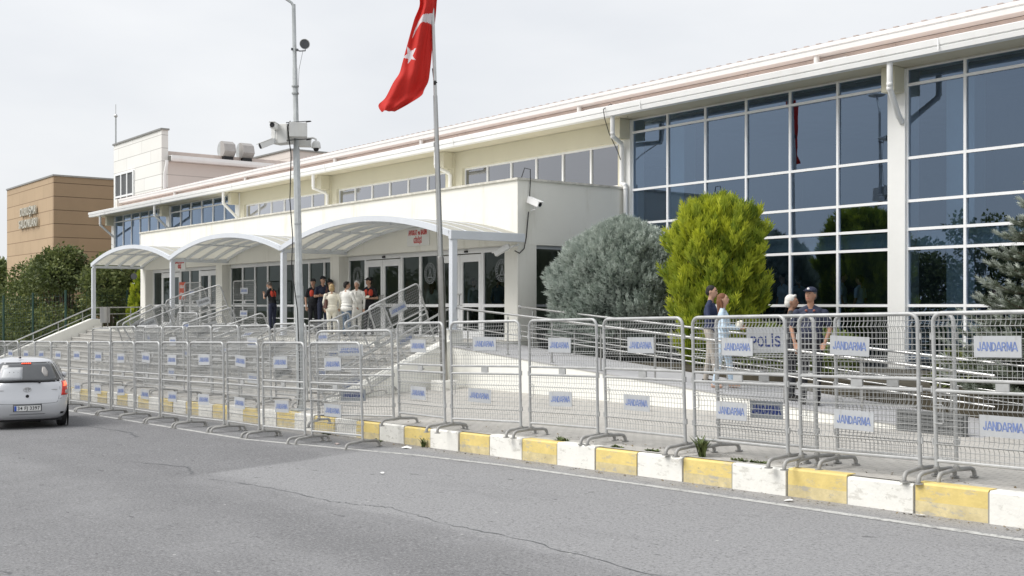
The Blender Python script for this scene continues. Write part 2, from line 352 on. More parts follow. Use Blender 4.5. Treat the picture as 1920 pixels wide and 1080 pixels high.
def block_text(name, txt, h, width, m, loc, parent, wt=.14):
    # plain stencil-like capitals cut as flat strokes, front towards -y
    b = MB(); x0 = 0; tot = sum(STROKES[c][0]+.08 for c in txt)-.08; kx = width/tot; w = wt*h
    for c in txt:
        for L in STROKES[c][1]:
            for i in range(len(L)-1):
                a = Vector(((x0+L[i][0])*kx, 0, L[i][1]*h)); e = Vector(((x0+L[i+1][0])*kx, 0, L[i+1][1]*h)); d = (e-a).normalized(); n = Vector((-d.z, 0, d.x))*w/2; a = a-d*w*.22; e = e+d*w*.22; k = i*.0004
                b.add([(p.x-width/2, -k, p.z-h/2) for p in (a-n, e-n, e+n, a+n)], [(0, 1, 2, 3)])
        x0 += STROKES[c][0]+.08
    o = b.build(name, m, parent, recalc=False); o.location = loc; return o
def text_obj(name, txt, size, m, loc, parent, depth=.004, bold=0., sx=1., rot=0, width=None):
    me = text_mesh(txt, size, depth, bold, 1.)
    if width:
        xs = [v.co.x for v in me.vertices]; sx = width/(max(xs)-min(xs))
    for v in me.vertices: v.co.x *= sx
    me.materials.clear(); me.materials.append(MT[m]); me.name = name
    o = bpy.data.objects.new(name, me); place(o, parent); o.location = loc; o.rotation_euler = (0, 0, rot); return o

# ---------------------------------------------------------------- ground levels
SL = .0237
def zroad(X): return -2.04+SL*max(X, -150)
def zg(X, Y):
    k = zroad(X)+.32; zb = -1.93 if X > -22 else -1.93+.022*(max(X, -150)+22)
    t = min(max((Y-10.6)/4.8, 0), 1); return k+(zb-k)*t
def sheet(name, xs, ys, zf, m, dz=0):
    b = MB(); nx, ny = len(xs), len(ys); vs = [(x, y, zf(x, y)+dz) for y in ys for x in xs]
    b.add(vs, [(j*nx+i, j*nx+i+1, (j+1)*nx+i+1, (j+1)*nx+i) for j in range(ny-1) for i in range(nx-1)])
    return struct(b.build(name, m, smooth=False))
sheet('ground', [-900, -500, -300, -150, -100, -60, -20, 20, 100, 500], [-600, -60, -15.2, 0, 11, 40, 200, 900], lambda x, y: zroad(x)-.06-(0 if 12 > y > -15.1 else .15), 'ground')
xs = [-150+5*i for i in range(45)]
rd = sheet('road', xs, [-14, -5, 0, 3, 6, 9, 10.72], lambda x, y: zroad(x), 'asphalt')
sheet('pavement', [-150, -120, -90, -70, -55, -49.6, -45, -40, -35, -30, -26, -22, -18, -14, -10, -6, 0, 10, 30], [10.7, 11.5, 12.5, 13.5, 14.5, 15.4, 21.4], zg, 'pavers')
# far kerb behind the viewer
b = MB(); b.box((-150, -14.2, -7), (60, -14, -1.6)); 
# white edge line, worn
b = MB(); pts = [(4, 10.0), (-5, 10.05), (-9.8, 10.06), (-13, 10.0), (-15, 9.8), (-17, 9.4), (-19.4, 8.95), (-24, 8.9), (-40, 8.9), (-90, 8.9)]
ob = []
for i in range(len(pts)-1):
    for k in range(8): 
        t = k/8; ob.append((pts[i][0]+(pts[i+1][0]-pts[i][0])*t, pts[i][1]+(pts[i+1][1]-pts[i][1])*t))
for i in range(len(ob)-1):
    (xa, ya), (xb, yb) = ob[i], ob[i+1]; za, zb_ = zroad(xa)+.004, zroad(xb)+.004
    b.add([(xa, ya-.06, za), (xb, yb-.06, zb_), (xb, yb+.06, zb_), (xa, ya+.06, za)], [(0, 1, 2, 3)])
struct(b.build('road_line', 'road_paint'))
# cracks: thin irregular dark strips in the asphalt
b = MB()
def crack(P, w=.012):
    pp = []
    for i in range(len(P)-1):
        n = 10
        for k in range(n):
            t = k/n; pp.append((P[i][0]+(P[i+1][0]-P[i][0])*t+random.uniform(-.03, .03), P[i][1]+(P[i+1][1]-P[i][1])*t+random.uniform(-.035, .035), w*random.uniform(.2, 1.3)))
    for i in range(len(pp)-1):
        (xa, ya, wa), (xb, yb, wb) = pp[i], pp[i+1]
        b.add([(xa, ya-wa, zroad(xa)+.003), (xb, yb-wb, zroad(xb)+.003), (xb, yb+wb, zroad(xb)+.003), (xa, ya+wa, zroad(xa)+.003)], [(0, 1, 2, 3)])
crack([(-14.6, 6.2), (-13.2, 6.45), (-11.7, 6.45), (-11.2, 6.6), (-10.8, 6.75), (-9.6, 6.6), (-8.4, 6.65), (-6.5, 6.5), (-5, 6.7)], .009)
crack([(-13.0, 2.2), (-12.2, 2.35), (-11.2, 2.3), (-10, 2.5)], .012)
crack([(-26.0, 7.3), (-24.8, 7.75), (-22.5, 7.85), (-21.4, 7.6)], .03)
crack([(-17.5, 6.1), (-16.2, 6.5), (-15.2, 6.2)], .012)
struct(b.build('road_cracks', 'dark_grey'))
# kerb of painted stones
b = MB()
for k in range(-18, 150):
    x1 = -5.82-.83*k; x0 = x1-.83; y = k % 2 == 0   # block between x1 and x0
    g = .012; zt0, zt1 = zroad(x0)+.32, zroad(x1)+.32; j = random.uniform(-.012, .012); zt0 += j*.4; zt1 += j*.4
    ya = 10.62+random.uniform(-.012, .012); yb = 10.80
    for (lo, hi, mm) in ((-.05, .13 if y else .32, (2 if y else 0)), (.13, .32, 1)) if y else ((-.05, .32, 0),):
        z = lambda xx, h: zroad(xx)+h+j
        vs = []
        for xx in (x0+g, x1-g):
            rr = .02 if hi > .3 else 0
            vs += [(xx, ya, z(xx, lo)), (xx, ya, z(xx, hi)-rr), (xx, ya+rr, z(xx, hi)), (xx, yb, z(xx, hi)), (xx, yb, z(xx, lo))]
        b.add(vs, [(0, 1, 6, 5), (1, 2, 7, 6), (2, 3, 8, 7), (3, 4, 9, 8), (0, 4, 3, 2, 1), (5, 6, 7, 8, 9)], mm)
    b.box((x0-g*.9, ya+.012, zroad(x0)-.05), (x0+g*.9, yb, zroad(x0)+.305), 3)
struct(b.build('kerb', ['kerb_white', 'kerb_yellow', 'kerb_worn', 'joint']))

# ---------------------------------------------------------------- courthouse
YF = 21.5
COLS = [-64.2+8.4*k for k in range(10)]      # column centres -64.2 ... 11.4
bld = thing('courthouse', 'long cream courthouse hall with tall blue glazed bays and white gutters behind the barriers', 'building', (-22.2, 21.5, -1.5))
def inb(o): return under(o, bld)
def B(b, name, mats, **k): return inb(b.build(name, mats, None, **k))
XL, XR = -64.42, 11.6
# body walls: back, ends, plinth, top beam
b = MB(); b.box((XL, 44, -3.4), (XR, 44.3, 6.2)); b.box((XL, 21.6, -3.4), (XL+.2, 44, 6.1)); b.box((XR-.2, 21.6, -3.4), (XR, 44, 6.1))
b.box((XL+.2, 21.42, -3.6), (XR-.2, 21.9, -1.5)); b.box((XL+.2, 21.44, 5.09), (XR-.2, 21.9, 5.3)); B(b, 'outer_wall', 'cream')
b = MB(); b.box((XL+.3, 21.95, -1.2), (XR-.3, 43.9, -.9)); b.box((XL+.3, 21.95, 4.95), (XR-.3, 32, 5.05)); b.box((XL+.3, 29, -.9), (XR-.3, 29.2, 4.95)); b.box((XL+.3, 21.95, 5.05), (XR-.3, 22, 5.12))
for k in range(1, 10): b.box((COLS[k]-.12, 24.5, -.9), (COLS[k]+.12, 29, 4.95))
B(b, 'interior_shell', 'interior')
for k in range(9):
    b = MB(); b.box((COLS[k]+.5, 22.5, -.9), (COLS[k]+1.15, 22.95, 4.95)); B(b, 'interior_column', 'interior_light')
for k in (5, 6, 7, 8):
    b = MB(); b.box((COLS[k]+.25, 21.75, 1.25), (COLS[k+1]-.25, 21.8, 1.6)); B(b, 'blind_band', 'interior_light')
# eave: soffit board, gutter, lower roof, upper wall, upper gutter, upper roof
b = MB(); b.box((XL-.9, 20.62, 5.10), (XR, 21.43, 5.14)); B(b, 'soffit', 'soffit')
b = MB(); x0, x1 = XL-1.0, XR
prof = [(20.62, 5.07), (20.42, 5.07), (20.40, 5.16), (20.43, 5.18), (20.43, 5.19), (20.39, 5.20), (20.37, 5.32), (20.41, 5.34), (20.62, 5.34)]
b.prism(prof, x0, x1, 0, 'x')
for x in np.arange(x0+2.8, x1, 8.4): b.box((x-.012, 20.362, 5.08), (x+.012, 20.385, 5.33))
B(b, 'gutter', 'gutter')
b = MB(); b.prism([(20.63, 5.2), (20.63, 5.3), (21.97, 5.42), (21.97, 5.32)], XL-.9, XR, 0, 'x'); B(b, 'lower_roof', 'tile_red')
b = MB(); b.prism([(21.95, 5.3), (21.95, 5.83), (22.1, 5.83), (22.1, 5.3)], XL-.2, XR, 0, 'x')
for k in range(20): b.box((XL+4+4.2*k-.02, 21.93, 5.35), (XL+4+4.2*k+.02, 21.95, 5.82))
B(b, 'upper_wall', 'pink_wall')
b = MB(); b.prism([(21.95, 5.84), (21.72, 5.87), (21.70, 5.97), (21.73, 5.98), (21.73, 6.0), (21.69, 6.01), (21.68, 6.09), (21.98, 6.10)], XL-.3, XR, 0, 'x'); B(b, 'upper_gutter', 'gutter')
b = MB(); b.prism([(21.8, 6.11), (21.8, 6.13), (33, 7.1), (44.5, 6.13), (44.5, 6.0), (22.2, 6.0)], XL-.2, XR, 0, 'x')
x = XL
while x < XR:
    b.box((x, 21.7, 6.105), (x+.12, 22.3, 6.125)); x += .34
B(b, 'upper_roof', ['tile_pale'])
for x in (-7.8, -16.2, -24.6, -33.0, -39.2, -47.5, -56):
    b = MB(); b.tube([(x, 21.82, 5.86), (x, 21.82, 5.6), (x, 21.86, 5.42)], .07, 10); b.box((x+.12, 21.9, 5.45), (x+.75, 21.945, 5.75)); B(b, 'downpipe_stub', 'white_paint', smooth=True)
# columns with brackets and downpipes
for k, cx in enumerate(COLS[:-1]):
    b = MB(); b.box((cx-.215, 21.36, -1.6 if cx < -15 else -1.62), (cx+.215, 21.9, 5.085))
    B(b, 'column', 'white_paint' if cx > -22.5 or cx < -47 else 'beige', bevel=.01)
    b = MB(); b.box((cx-.12, 20.98, 4.56), (cx+.2, 21.355, 5.095)); B(b, 'eave_bracket', 'beige', bevel=.01)
    b = MB(); px = cx+.38; r = .062
    top = [(px, 20.54, 5.1), (px, 20.54, 4.62), (px-.02, 20.57, 4.54)]
    if cx > -15 or cx < -47: pts = top+[(px-.22, 21.2, 4.06), (px-.24, 21.36, 3.93)]
    else: pts = top+[(px-.2, 21.16, 4.42), (px-.22, 21.27, 4.32), (px-.22, 21.27, 3.3)]
    if abs(cx+22.2) < .1: pts = top+[(cx+.02, 21.2, 4.44), (cx-.02, 21.27, 4.34), (cx-.02, 21.27, 3.42), (cx+.0, 21.27, 3.34), (cx+.1, 21.27, 3.30), (cx+.12, 21.27, 3.2), (cx+.12, 21.27, -1.4)]
    b.tube(pts, r, 12)
    for q in pts[1:-1]: b.ball(q, .071, 10)
    B(b, 'downpipe', 'gutter', smooth=True)
# curtain wall bays
# transoms: sill level, two bands, tall panes, top light
def curtain(xa, xb, rows, n=6, g='glass_blue', zb=None):
    w = xb-xa; fr = MB(); pn = MB()
    xsx = [xa+w*i/n for i in range(n+1)]
    for i, x in enumerate(xsx):
        h = .028; fr.box((x-h if i else x, 21.42, rows[0]), (x+h if i < n else x, 21.52, rows[-1]))
    for j, z in enumerate(rows):
        for i in range(n): fr.box((xsx[i]+.028, 21.425, z-.03 if j else z), (xsx[i+1]-.028, 21.515, z+.03 if j < len(rows)-1 else z))
    for i in range(n):
        for j in range(len(rows)-1):
            a, c = xsx[i]+.02, xsx[i+1]-.02; z0, z1 = rows[j]+.02, rows[j+1]-.02; d = [random.uniform(-.004, .004) for _ in range(3)]
            pn.add([(a, 21.47+d[0], z0), (c, 21.47+d[1], z0), (c, 21.47+d[1]+d[2], z1), (a, 21.47+d[0]+d[2], z1)], [(0, 1, 2, 3)])
    f = B(fr, 'curtain_window', 'frame_white'); p = pn.build('panes', g, None, recalc=False); p.parent = f
    return f
for k in (0, 1, 5, 6, 7, 8): curtain(COLS[k]+.215, COLS[k+1]-.215, [-1.45, 0.0, 1.22, 1.635, 2.24, 3.16, 4.73, 5.08], g='glass_far' if k < 2 else 'glass_blue')
# strip windows in the beige wall over the entrance block
for k in (2, 3, 4):
    xa, xb = COLS[k]+.215, COLS[k+1]-.215
    b = MB(); b.box((xa, 21.42, 4.53), (xb, 21.85, 5.088)); b.box((xa, 21.42, -1.4), (xb, 21.85, 3.3)); b.box((xa, 21.42, 3.3), (xa+.42, 21.85, 4.53)); b.box((xb-.12, 21.42, 3.3), (xb, 21.85, 4.53))
    B(b, 'strip_wall', 'beige')
    fr = MB(); pn = MB(); a, c = xa+.42, xb-.12; n = 6
    for i in range(n+1):
        x = a+(c-a)*i/n; fr.box((max(a, x-.03), 21.52, 3.3), (min(c, x+.03), 21.6, 4.53))
    for z in (3.3, 4.47): fr.box((a, 21.53, z), (c, 21.59, z+.06))
    for i in range(n):
        x = a+(c-a)*i/n; d = random.uniform(-.004, .004); pn.add([(x+.02, 21.56+d, 3.33), (x+(c-a)/n-.02, 21.56, 3.33), (x+(c-a)/n-.02, 21.56, 4.5), (x+.02, 21.56+d, 4.5)], [(0, 1, 2, 3)])
    f = B(fr, 'strip_window', 'frame_white'); pn.build('panes', 'glass_strip', None, recalc=False).parent = f
# entrance block
BX0, BX1, BY = -49.2, -22.2, 17.6
b = MB()
b.box((BX0, BY, 1.56), (BX1, BY+.3, 3.2)); b.box((BX0, BY+.3, 1.56), (BX0+.3, 21.4, 3.2))
b.box((BX1-.3, BY+.3, 1.56), (BX1, 21.36, 3.2)); b.box((BX0+.3, BY+.3, 2.9), (BX1-.3, 21.4, 3.1))     # roof slab
b.box((BX1-.3, BY+.55, -1.7), (BX1, BY+.62, 1.56)); b.box((BX1-.3, 20.9, -1.7), (BX1, 21.36, 1.56))
b.box((BX0, BY+.3, -3), (BX0+.3, 21.4, 1.56))
B(b, 'entrance_wall', 'cream_wall')
b = MB(); b.box((BX0-.04, BY-.05, 3.2), (BX1+.05, BY+.34, 3.255)); b.box((BX1-.32, BY+.34, 3.2), (BX1+.05, 21.36, 3.255)); b.box((BX0-.04, BY+.34, 3.2), (BX0+.34, 21.4, 3.255)); B(b, 'coping', 'coping')
PIL = [(-49.2, -48.55), (-40.95, -40.3), (-31.9, -31.25), (-22.75, -22.2)]
PIL = [(-49.2, -48.6), (-41.0, -40.42), (-31.95, -31.38), (-22.75, -22.2)]
for (a, c) in PIL:
    b = MB(); b.box((a, BY, -1.7 if a > -23 else -.92), (c, BY+.55, 1.56)); B(b, 'pillar', 'cream_wall', bevel=.012)
# dark side opening of the block
fr = MB(); fr.box((BX1-.2, BY+.62, 1.47), (BX1-.1, 20.9, 1.555)); fr.box((BX1-.2, BY+.62, -1.4), (BX1-.1, BY+.69, 1.47)); fr.box((BX1-.2, BY+.69, -.03), (BX1-.12, 20.9, .03))
f = B(fr, 'side_window', 'alu_grey'); p = MB(); p.add([(BX1-.15, BY+.69, -1.4), (BX1-.15, 20.9, -1.4), (BX1-.15, 20.9, 1.55), (BX1-.15, BY+.69, 1.55)], [(0, 1, 2, 3)]); p.build('panes', 'glass_door', None, recalc=False).parent = f
GY = 18.0
def glazing(xa, xb, kind):
    fr = MB(); pn = MB(); e = .035
    fr.box((xa, GY-.05, 1.43), (xb, GY+.05, 1.56)); fr.box((xa, GY-.04, -.9), (xb, GY+.04, -.84))
    def pane(a, c, z0, z1): pn.add([(a, GY, z0), (c, GY, z0), (c, GY+random.uniform(-.003, .003), z1), (a, GY, z1)], [(0, 1, 2, 3)])
    if kind == 'win':
        n = 8
        for i in range(n+1):
            x = xa+(xb-xa)*i/n; fr.box((max(xa, x-e), GY-.045, -.84), (min(xb, x+e), GY+.045, 1.43))
        for i in range(n):
            a, c = xa+(xb-xa)*i/n+.01, xa+(xb-xa)*(i+1)/n-.01; pane(a, c, -.87, 1.45)
            fr.box((a+e, GY-.04, -.035), (c-e, GY+.04, .035))
            fr.box((a+e, GY-.03, -.46), (c-e, GY+.03, -.43))
    else:
        w = xb-xa; s = [0, 1.05, 3.15, 4.15, 5.15, 7.2, w]
        for i, q in enumerate(s): fr.box((max(xa, xa+q-.05), GY-.045, -.84), (min(xb, xa+q+.05), GY+.045, 1.43))
        for i in range(6):
            a, c = xa+s[i]+.05, xa+s[i+1]-.05
            if i in (1, 4): continue
            pane(a, c, -.87, 1.45); fr.box((a, GY-.04, -.04), (c, GY+.04, .04))
    f = B(fr, 'glass_front', 'frame_white'); pn.build('panes', 'glass_door', None, recalc=False).parent = f
    if kind == 'door':
        for i in (1, 4):
            a, c = xa+s[i]+.05, xa+s[i+1]-.05; m = (a+c)/2
            for (u, v, hs) in ((a, m-.01, 1), (m+.01, c, -1)):
                d = MB()
                for q in ((u, v, 1.2, 1.4), (u, v, -.84, -.7), (u, v, -.04, .06)): d.box((q[0]+.11, GY-.055, q[2]), (q[1]-.11, GY+.03, q[3]))
                for q in ((u, u+.11), (v-.11, v)): d.box((q[0], GY-.056, -.84), (q[1], GY+.031, 1.4))
                do = B(d, 'door', 'frame_white'); pp = MB(); pp.add([(u+.08, GY-.02, -.75), (v-.08, GY-.02, -.75), (v-.08, GY-.02, 1.25), (u+.08, GY-.02, 1.25)], [(0, 1, 2, 3)])
                pp.build('panes', 'glass_door', None, recalc=False).parent = do
                h = MB(); hx = v-.06 if hs > 0 else u+.06; h.tube([(hx, GY-.056, .0), (hx, GY-.13, .02), (hx, GY-.13, .3), (hx, GY-.056, .32)], .014, 8); ho = h.build('door_handle', 'steel', None, smooth=True); ho.parent = do
glazing(-48.6, -41.0, 'door'); glazing(-40.42, -31.95, 'win'); glazing(-31.38, -22.75, 'door')
# lobby behind the glass
b = MB(); b.box((BX0+.3, 18.1, -.95), (BX1-.3, 21.4, -.9)); B(b, 'lobby_floor', 'riser_stone')
# small black door sensors over the doors
for x in (-46.4, -29.2, -24.9): 
    b = MB(); b.box((x-.07, GY-.09, 1.455), (x+.07, GY-.05, 1.51)); B(b, 'door_sensor', 'black')
# round frosted emblem on three panes
def emblem(x, z, r):
    b = MB(); n = 40; y = GY-.012
    def ring(r0, r1, a0=0, a1=360):
        k = max(2, int(n*(a1-a0)/360)); vs = []
        for i in range(k+1):
            a = R(a0+(a1-a0)*i/k); vs += [(x+r0*math.cos(a), y, z+r0*math.sin(a)), (x+r1*math.cos(a), y, z+r1*math.sin(a))]
        b.add(vs, [(2*i, 2*i+1, 2*i+3, 2*i+2) for i in range(k)])
    ring(r*.94, r); ring(r*.62, r*.66)
    for i in range(22): ring(r*.70, r*.88, i*360/22, i*360/22+8)
    b.add([(x-.3*r, y, z-.38*r), (x-.18*r, y, z-.38*r), (x+0, y, z+.42*r), (x-.04*r, y, z+.5*r)], [(0, 1, 2, 3)])
    b.add([(x+.3*r, y, z-.38*r), (x+.18*r, y, z-.38*r), (x+0, y, z+.42*r), (x+.04*r, y, z+.5*r)], [(0, 1, 2, 3)])
    b.add([(x-.42*r, y, z-.44*r), (x+.42*r, y, z-.44*r), (x+.42*r, y, z-.36*r), (x-.42*r, y, z-.36*r)], [(0, 1, 2, 3)])
    b.add([(x-.03*r, y, z-.36*r), (x+.03*r, y, z-.36*r), (x+.03*r, y, z+.2*r), (x-.03*r, y, z+.2*r)], [(0, 1, 2, 3)])
    B(b, 'glass_emblem', 'emblem', recalc=False)
emblem(-30.86, .93, .30); emblem(-26.75, .93, .30); emblem(-23.35, .93, .30)
# signs on the block wall
def wallsign(name, lines, x, z, w, h, label, y=BY, tc='red_letter', bgc='white_paint', sz=.2):
    t = thing(name, label, 'sign', (x, y-.03, z)); b = MB(); b.box((-w/2, -.01, -h/2), (w/2, .025, h/2)); b.build('board', bgc, t, bevel=.004)
    for i, (s, wd) in enumerate(lines): text_obj('lettering', s, sz, tc, (0, -.014, h*.22-(i*h*.44)), t, .003, .006, width=wd)
    return t
wallsign('entrance_sign', [('AVUKAT ve BASIN', .95), ('GİRİŞİ', .42)], -26.75, 1.97, 1.12, .52, 'white sign reading AVUKAT ve BASIN GIRISI on the cream wall over the right doors')
wallsign('entrance_sign', [('ZİYARETÇİ ve İZLEYİCİ', .95), ('GİRİŞİ', .34)], -44.55, 1.70, 1.15, .46, 'small white sign with faint red lines on the cream wall over the left doors')
rs = wallsign('warning_sign', [('DİKKAT', .5), ('GİRİLMEZ', .5)], -45.2, .62, .68, .72, 'red notice with pale lines on the glass of the left doors', y=GY-.03, tc='white_paint', bgc='red_sign', sz=.16)

# ---------------------------------------------------------------- canopy of three vaults
can = thing('entrance_canopy', 'white steel canopy of three arched translucent vaults over the entrance steps', 'canopy', (-35.4, 15.42, -.9))
def C_(b, name, mats, **k): return under(b.build(name, mats, None, **k), can)
PX = [-48.85, -39.88, -30.92, -21.98]; YP = 15.42; ZV, ZA = 1.74, 2.34
for i in range(3):
    xa, xb = PX[i], PX[i+1]; hw = (xb-xa)/2; rise = ZA-ZV; rad = (hw*hw+rise*rise)/(2*rise); cz = ZA-rad; cx = (xa+xb)/2; half = math.degrees(math.asin(hw/rad))
    def A(t, dr=0, y=0): a = R(90+half-2*half*t); return (cx+(rad+dr)*math.cos(a), y, cz+(rad+dr)*math.sin(a))
    n = 32
    def archbar(y0, y1, d0, d1):
        b = MB(); vs = []
        for k in range(n+1):
            for (dr, y) in ((d0, y0), (d1, y0), (d1, y1), (d0, y1)): p = A(k/n, dr); vs.append((p[0], y, p[2]))
        fs = [(4*k+j, 4*k+(j+1) % 4, 4*k+4+(j+1) % 4, 4*k+4+j) for k in range(n) for j in range(4)]+[(0, 3, 2, 1), (4*n, 4*n+1, 4*n+2, 4*n+3)]
        return b.add(vs, fs)
    C_(archbar(YP-.1, YP, -.08, .07), 'arch_fascia', 'canopy_white')
    for y in (15.95, 16.5, 17.05, 17.52): C_(archbar(y-.03, y+.03, -.09, .0), 'arch_rib', 'canopy_white')
    b = MB(); vs = []
    for k in range(n+1):
        for (dr, y) in ((.02, YP), (.035, YP), (.035, BY-.01), (.02, BY-.01)): p = A(k/n, dr); vs.append((p[0], y, p[2]))
    b.add(vs, [(4*k+j, 4*k+(j+1) % 4, 4*k+4+(j+1) % 4, 4*k+4+j) for k in range(n) for j in range(4)]); C_(b, 'vault_skin', 'polycarbonate', smooth=True)
    b = MB()
    for y in (15.95, 16.5, 17.05): b.tube([(*A(k/n, .04)[:1], y, A(k/n, .04)[2]) for k in range(n+1)], .012, 4)
    C_(b, 'joint_strip', 'alu_grey')
    for t in (.25, .5, .75):
        b = MB(); p = A(t, -.05); b.box((p[0]-.04, YP, p[2]-.03), (p[0]+.04, BY-.01, p[2]+.03)); C_(b, 'purlin', 'canopy_white')
for i, x in enumerate(PX):
    b = MB(); 
    if i < 3: b.box((x-.10, YP, ZV-.13), (x+.10, BY-.01, ZV-.02))
    else: b.box((x-.02, YP-.1, ZV-.14), (x+.10, BY-.012, ZV+.07))
    C_(b, 'valley_beam', 'canopy_white', bevel=.008)
    b = MB(); zb = -.58 if i in (0, 3) else -.9; b.box((x-.075, YP-.05, zb), (x+.075, YP+.1, ZV-.13)); b.box((x-.14, YP-.12, zb), (x+.14, YP+.17, zb+.02)); C_(b, 'post', 'canopy_white', bevel=.008)

# ---------------------------------------------------------------- steps, cheeks, ramp
st = thing('staircase', 'wide pale stone steps with cream cheek walls rising to the glass entrance', 'steps', (-35.4, 15.4, -.9))
def T_(t, b, name, mats, **k): return under(b.build(name, mats, None, **k), t)
b = MB(); b.box((-49.0, 15.40, -3.2), (-21.98, 18.1, -.92)); b.box((-49.0, 15.36, -.92), (-21.98, 18.1, -.9), 1)
T_(st, b, 'landing', ['cream', 'step_stone'])
b = MB()
for i in range(1, 14):
    y = 15.4-.31*i; z = -.9-.145*i
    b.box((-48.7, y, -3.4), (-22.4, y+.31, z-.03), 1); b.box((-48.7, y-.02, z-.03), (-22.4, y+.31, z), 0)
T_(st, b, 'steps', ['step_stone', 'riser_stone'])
for (xa, xb) in ((-49.1, -48.7), (-22.4, -22.0)):
    b = MB(); b.prism([(15.75, -3.4), (15.75, -.58), (15.38, -.58), (15.38, -.84), (11.0, -2.6), (11.0, -3.4)] if xa > -30 else [(15.75, -3.4), (15.75, -.58), (15.3, -.58), (11.2, -2.3), (11.2, -3.4)], xa, xb, 0, 'x'); T_(st, b, 'cheek_wall', 'cream', bevel=.01)
def zramp(X): return -.97-.072*(X+21.9)
rp = thing('ramp', 'grey tiled access ramp on a cream wall sloping down from the entrance to the right', 'ramp', (-21.9, 15.4, -1.9))
XE = -8.4
b = MB(); vs = []
for (x) in (-21.98, XE): vs += [(x, 15.42, -2.4), (x, 15.42, zramp(x)-.03), (x, 17.3, zramp(x)-.03), (x, 17.3, -2.4)]
b.add(vs, [(0, 1, 5, 4), (1, 2, 6, 5), (2, 3, 7, 6), (0, 3, 2, 1), (4, 5, 6, 7)]); T_(rp, b, 'ramp_wall', 'cream')
b = MB(); vs = []
for (x) in (-21.98, XE): vs += [(x, 15.40, zramp(x)-.03), (x, 15.40, zramp(x)), (x, 17.32, zramp(x)), (x, 17.32, zramp(x)-.03)]
b.add(vs, [(0, 1, 5, 4), (1, 2, 6, 5), (2, 3, 7, 6), (0, 3, 2, 1), (4, 5, 6, 7)]); T_(rp, b, 'ramp_surface', 'ramp_tile')
b = MB(); b.box((-9.9, 15.33, -1.97), (-8.75, 15.39, -1.6))
for k in range(6): b.box((-9.86, 15.31, -1.93+.055*k), (-8.79, 15.33, -1.90+.055*k))
vg = T_(rp, b, 'louvre_vent', 'vent_grey')
b = MB(); n = 10
b.add([(-21.9, 17.34, -1.25), (14, 17.34, -1.75), (14, 21.41, -1.75), (-21.9, 21.41, -1.25)], [(0, 1, 2, 3)])
b.add([(-21.9, 17.34, -2.4), (14, 17.34, -2.4), (14, 17.34, -1.75), (-21.9, 17.34, -1.25)], [(0, 1, 2, 3)])
struct(b.build('planting_bed', 'soil'))
b = MB(); b.box((-14, 17.36, -1.9), (13.9, 17.5, -1.5)); tag(b.build('bed_edging', 'concrete', bevel=.01), 'low pale concrete edging along the planting bed behind the ramp', 'edging')

# ---------------------------------------------------------------- handrails
def handrail(name, label, P, posts, foot, rails=(0, -.32, -.5), r=.026, ball=False):
    t = thing(name, label, 'handrail', tuple(P[0]), 0, 'steel handrails')
    b = MB()
    for dz in rails: b.tube([(p[0], p[1], p[2]+dz) for p in P], r if dz == 0 else r*.55, 10)
    if ball: b.ball(P[0], .05, 12)
    T_(t, b, 'rails', 'steel', smooth=True)
    def top(s):
        d = 0
        for i in range(len(P)-1):
            l = (Vector(P[i+1])-Vector(P[i])).length
            if s <= d+l+1e-6: return Vector(P[i]).lerp(Vector(P[i+1]), (s-d)/l)
            d += l
        return Vector(P[-1])
    for s in posts:
        p = top(s); z = foot(p.x, p.y); b = MB(); b.tube([(p.x, p.y, z), (p.x, p.y, p.z-.07)], .02, 8); b.tube([(p.x, p.y, p.z-.08), (p.x, p.y, p.z)], .008, 6); b.lathe([(.05, 0), (.05, .012)], (p.x, p.y, z), 12); T_(t, b, 'rail_post', 'steel', smooth=True)
    return t
def chk(X, Y): return -.58 if Y > 15.2 else -.58-.43*(15.2-Y)
handrail('handrail', 'steel handrail on the left cheek wall of the steps turning back to the wall', [(-48.9, 11.8, -1.68), (-48.9, 15.37, -.09), (-48.9, 17.55, -.07)], (.2, 1.3, 2.4, 3.5, 4.6, 5.6, 6.0), chk, (0, -.28))
handrail('handrail', 'bright steel handrail climbing the right cheek wall of the steps by the flagpole', [(-22.2, 11.9, -1.72), (-22.2, 15.4, -.1), (-22.2, 15.75, -.05)], (.2, 1.5, 2.8, 3.8), chk, (0, -.28, -.45))
handrail('handrail', 'long steel handrail along the front edge of the access ramp', [(-22.05, 15.5, -.05)]+[(x, 15.5, zramp(x)+.92) for x in (-20, -16, -12, XE)], [.6+1.55*i for i in range(9)], lambda X, Y: zramp(X), (0, -.45))
handrail('handrail', 'long steel handrail with ball end along the back edge of the access ramp', [(-21.6, 17.2, -.03)]+[(x, 17.2, zramp(x)+.95) for x in (-20, -16, -12, XE)], [.5+1.55*i for i in range(9)], lambda X, Y: zramp(X), (0, -.45, -.6), ball=True)
handrail('handrail', 'low steel handrail in front of the right planting bed beyond the ramp', [(-8.0, 17.15, -.9), (-3, 17.15, -1.0), (4, 17.15, -1.0)], [.3+1.5*i for i in range(8)], lambda X, Y: -1.93, (0, -.35))
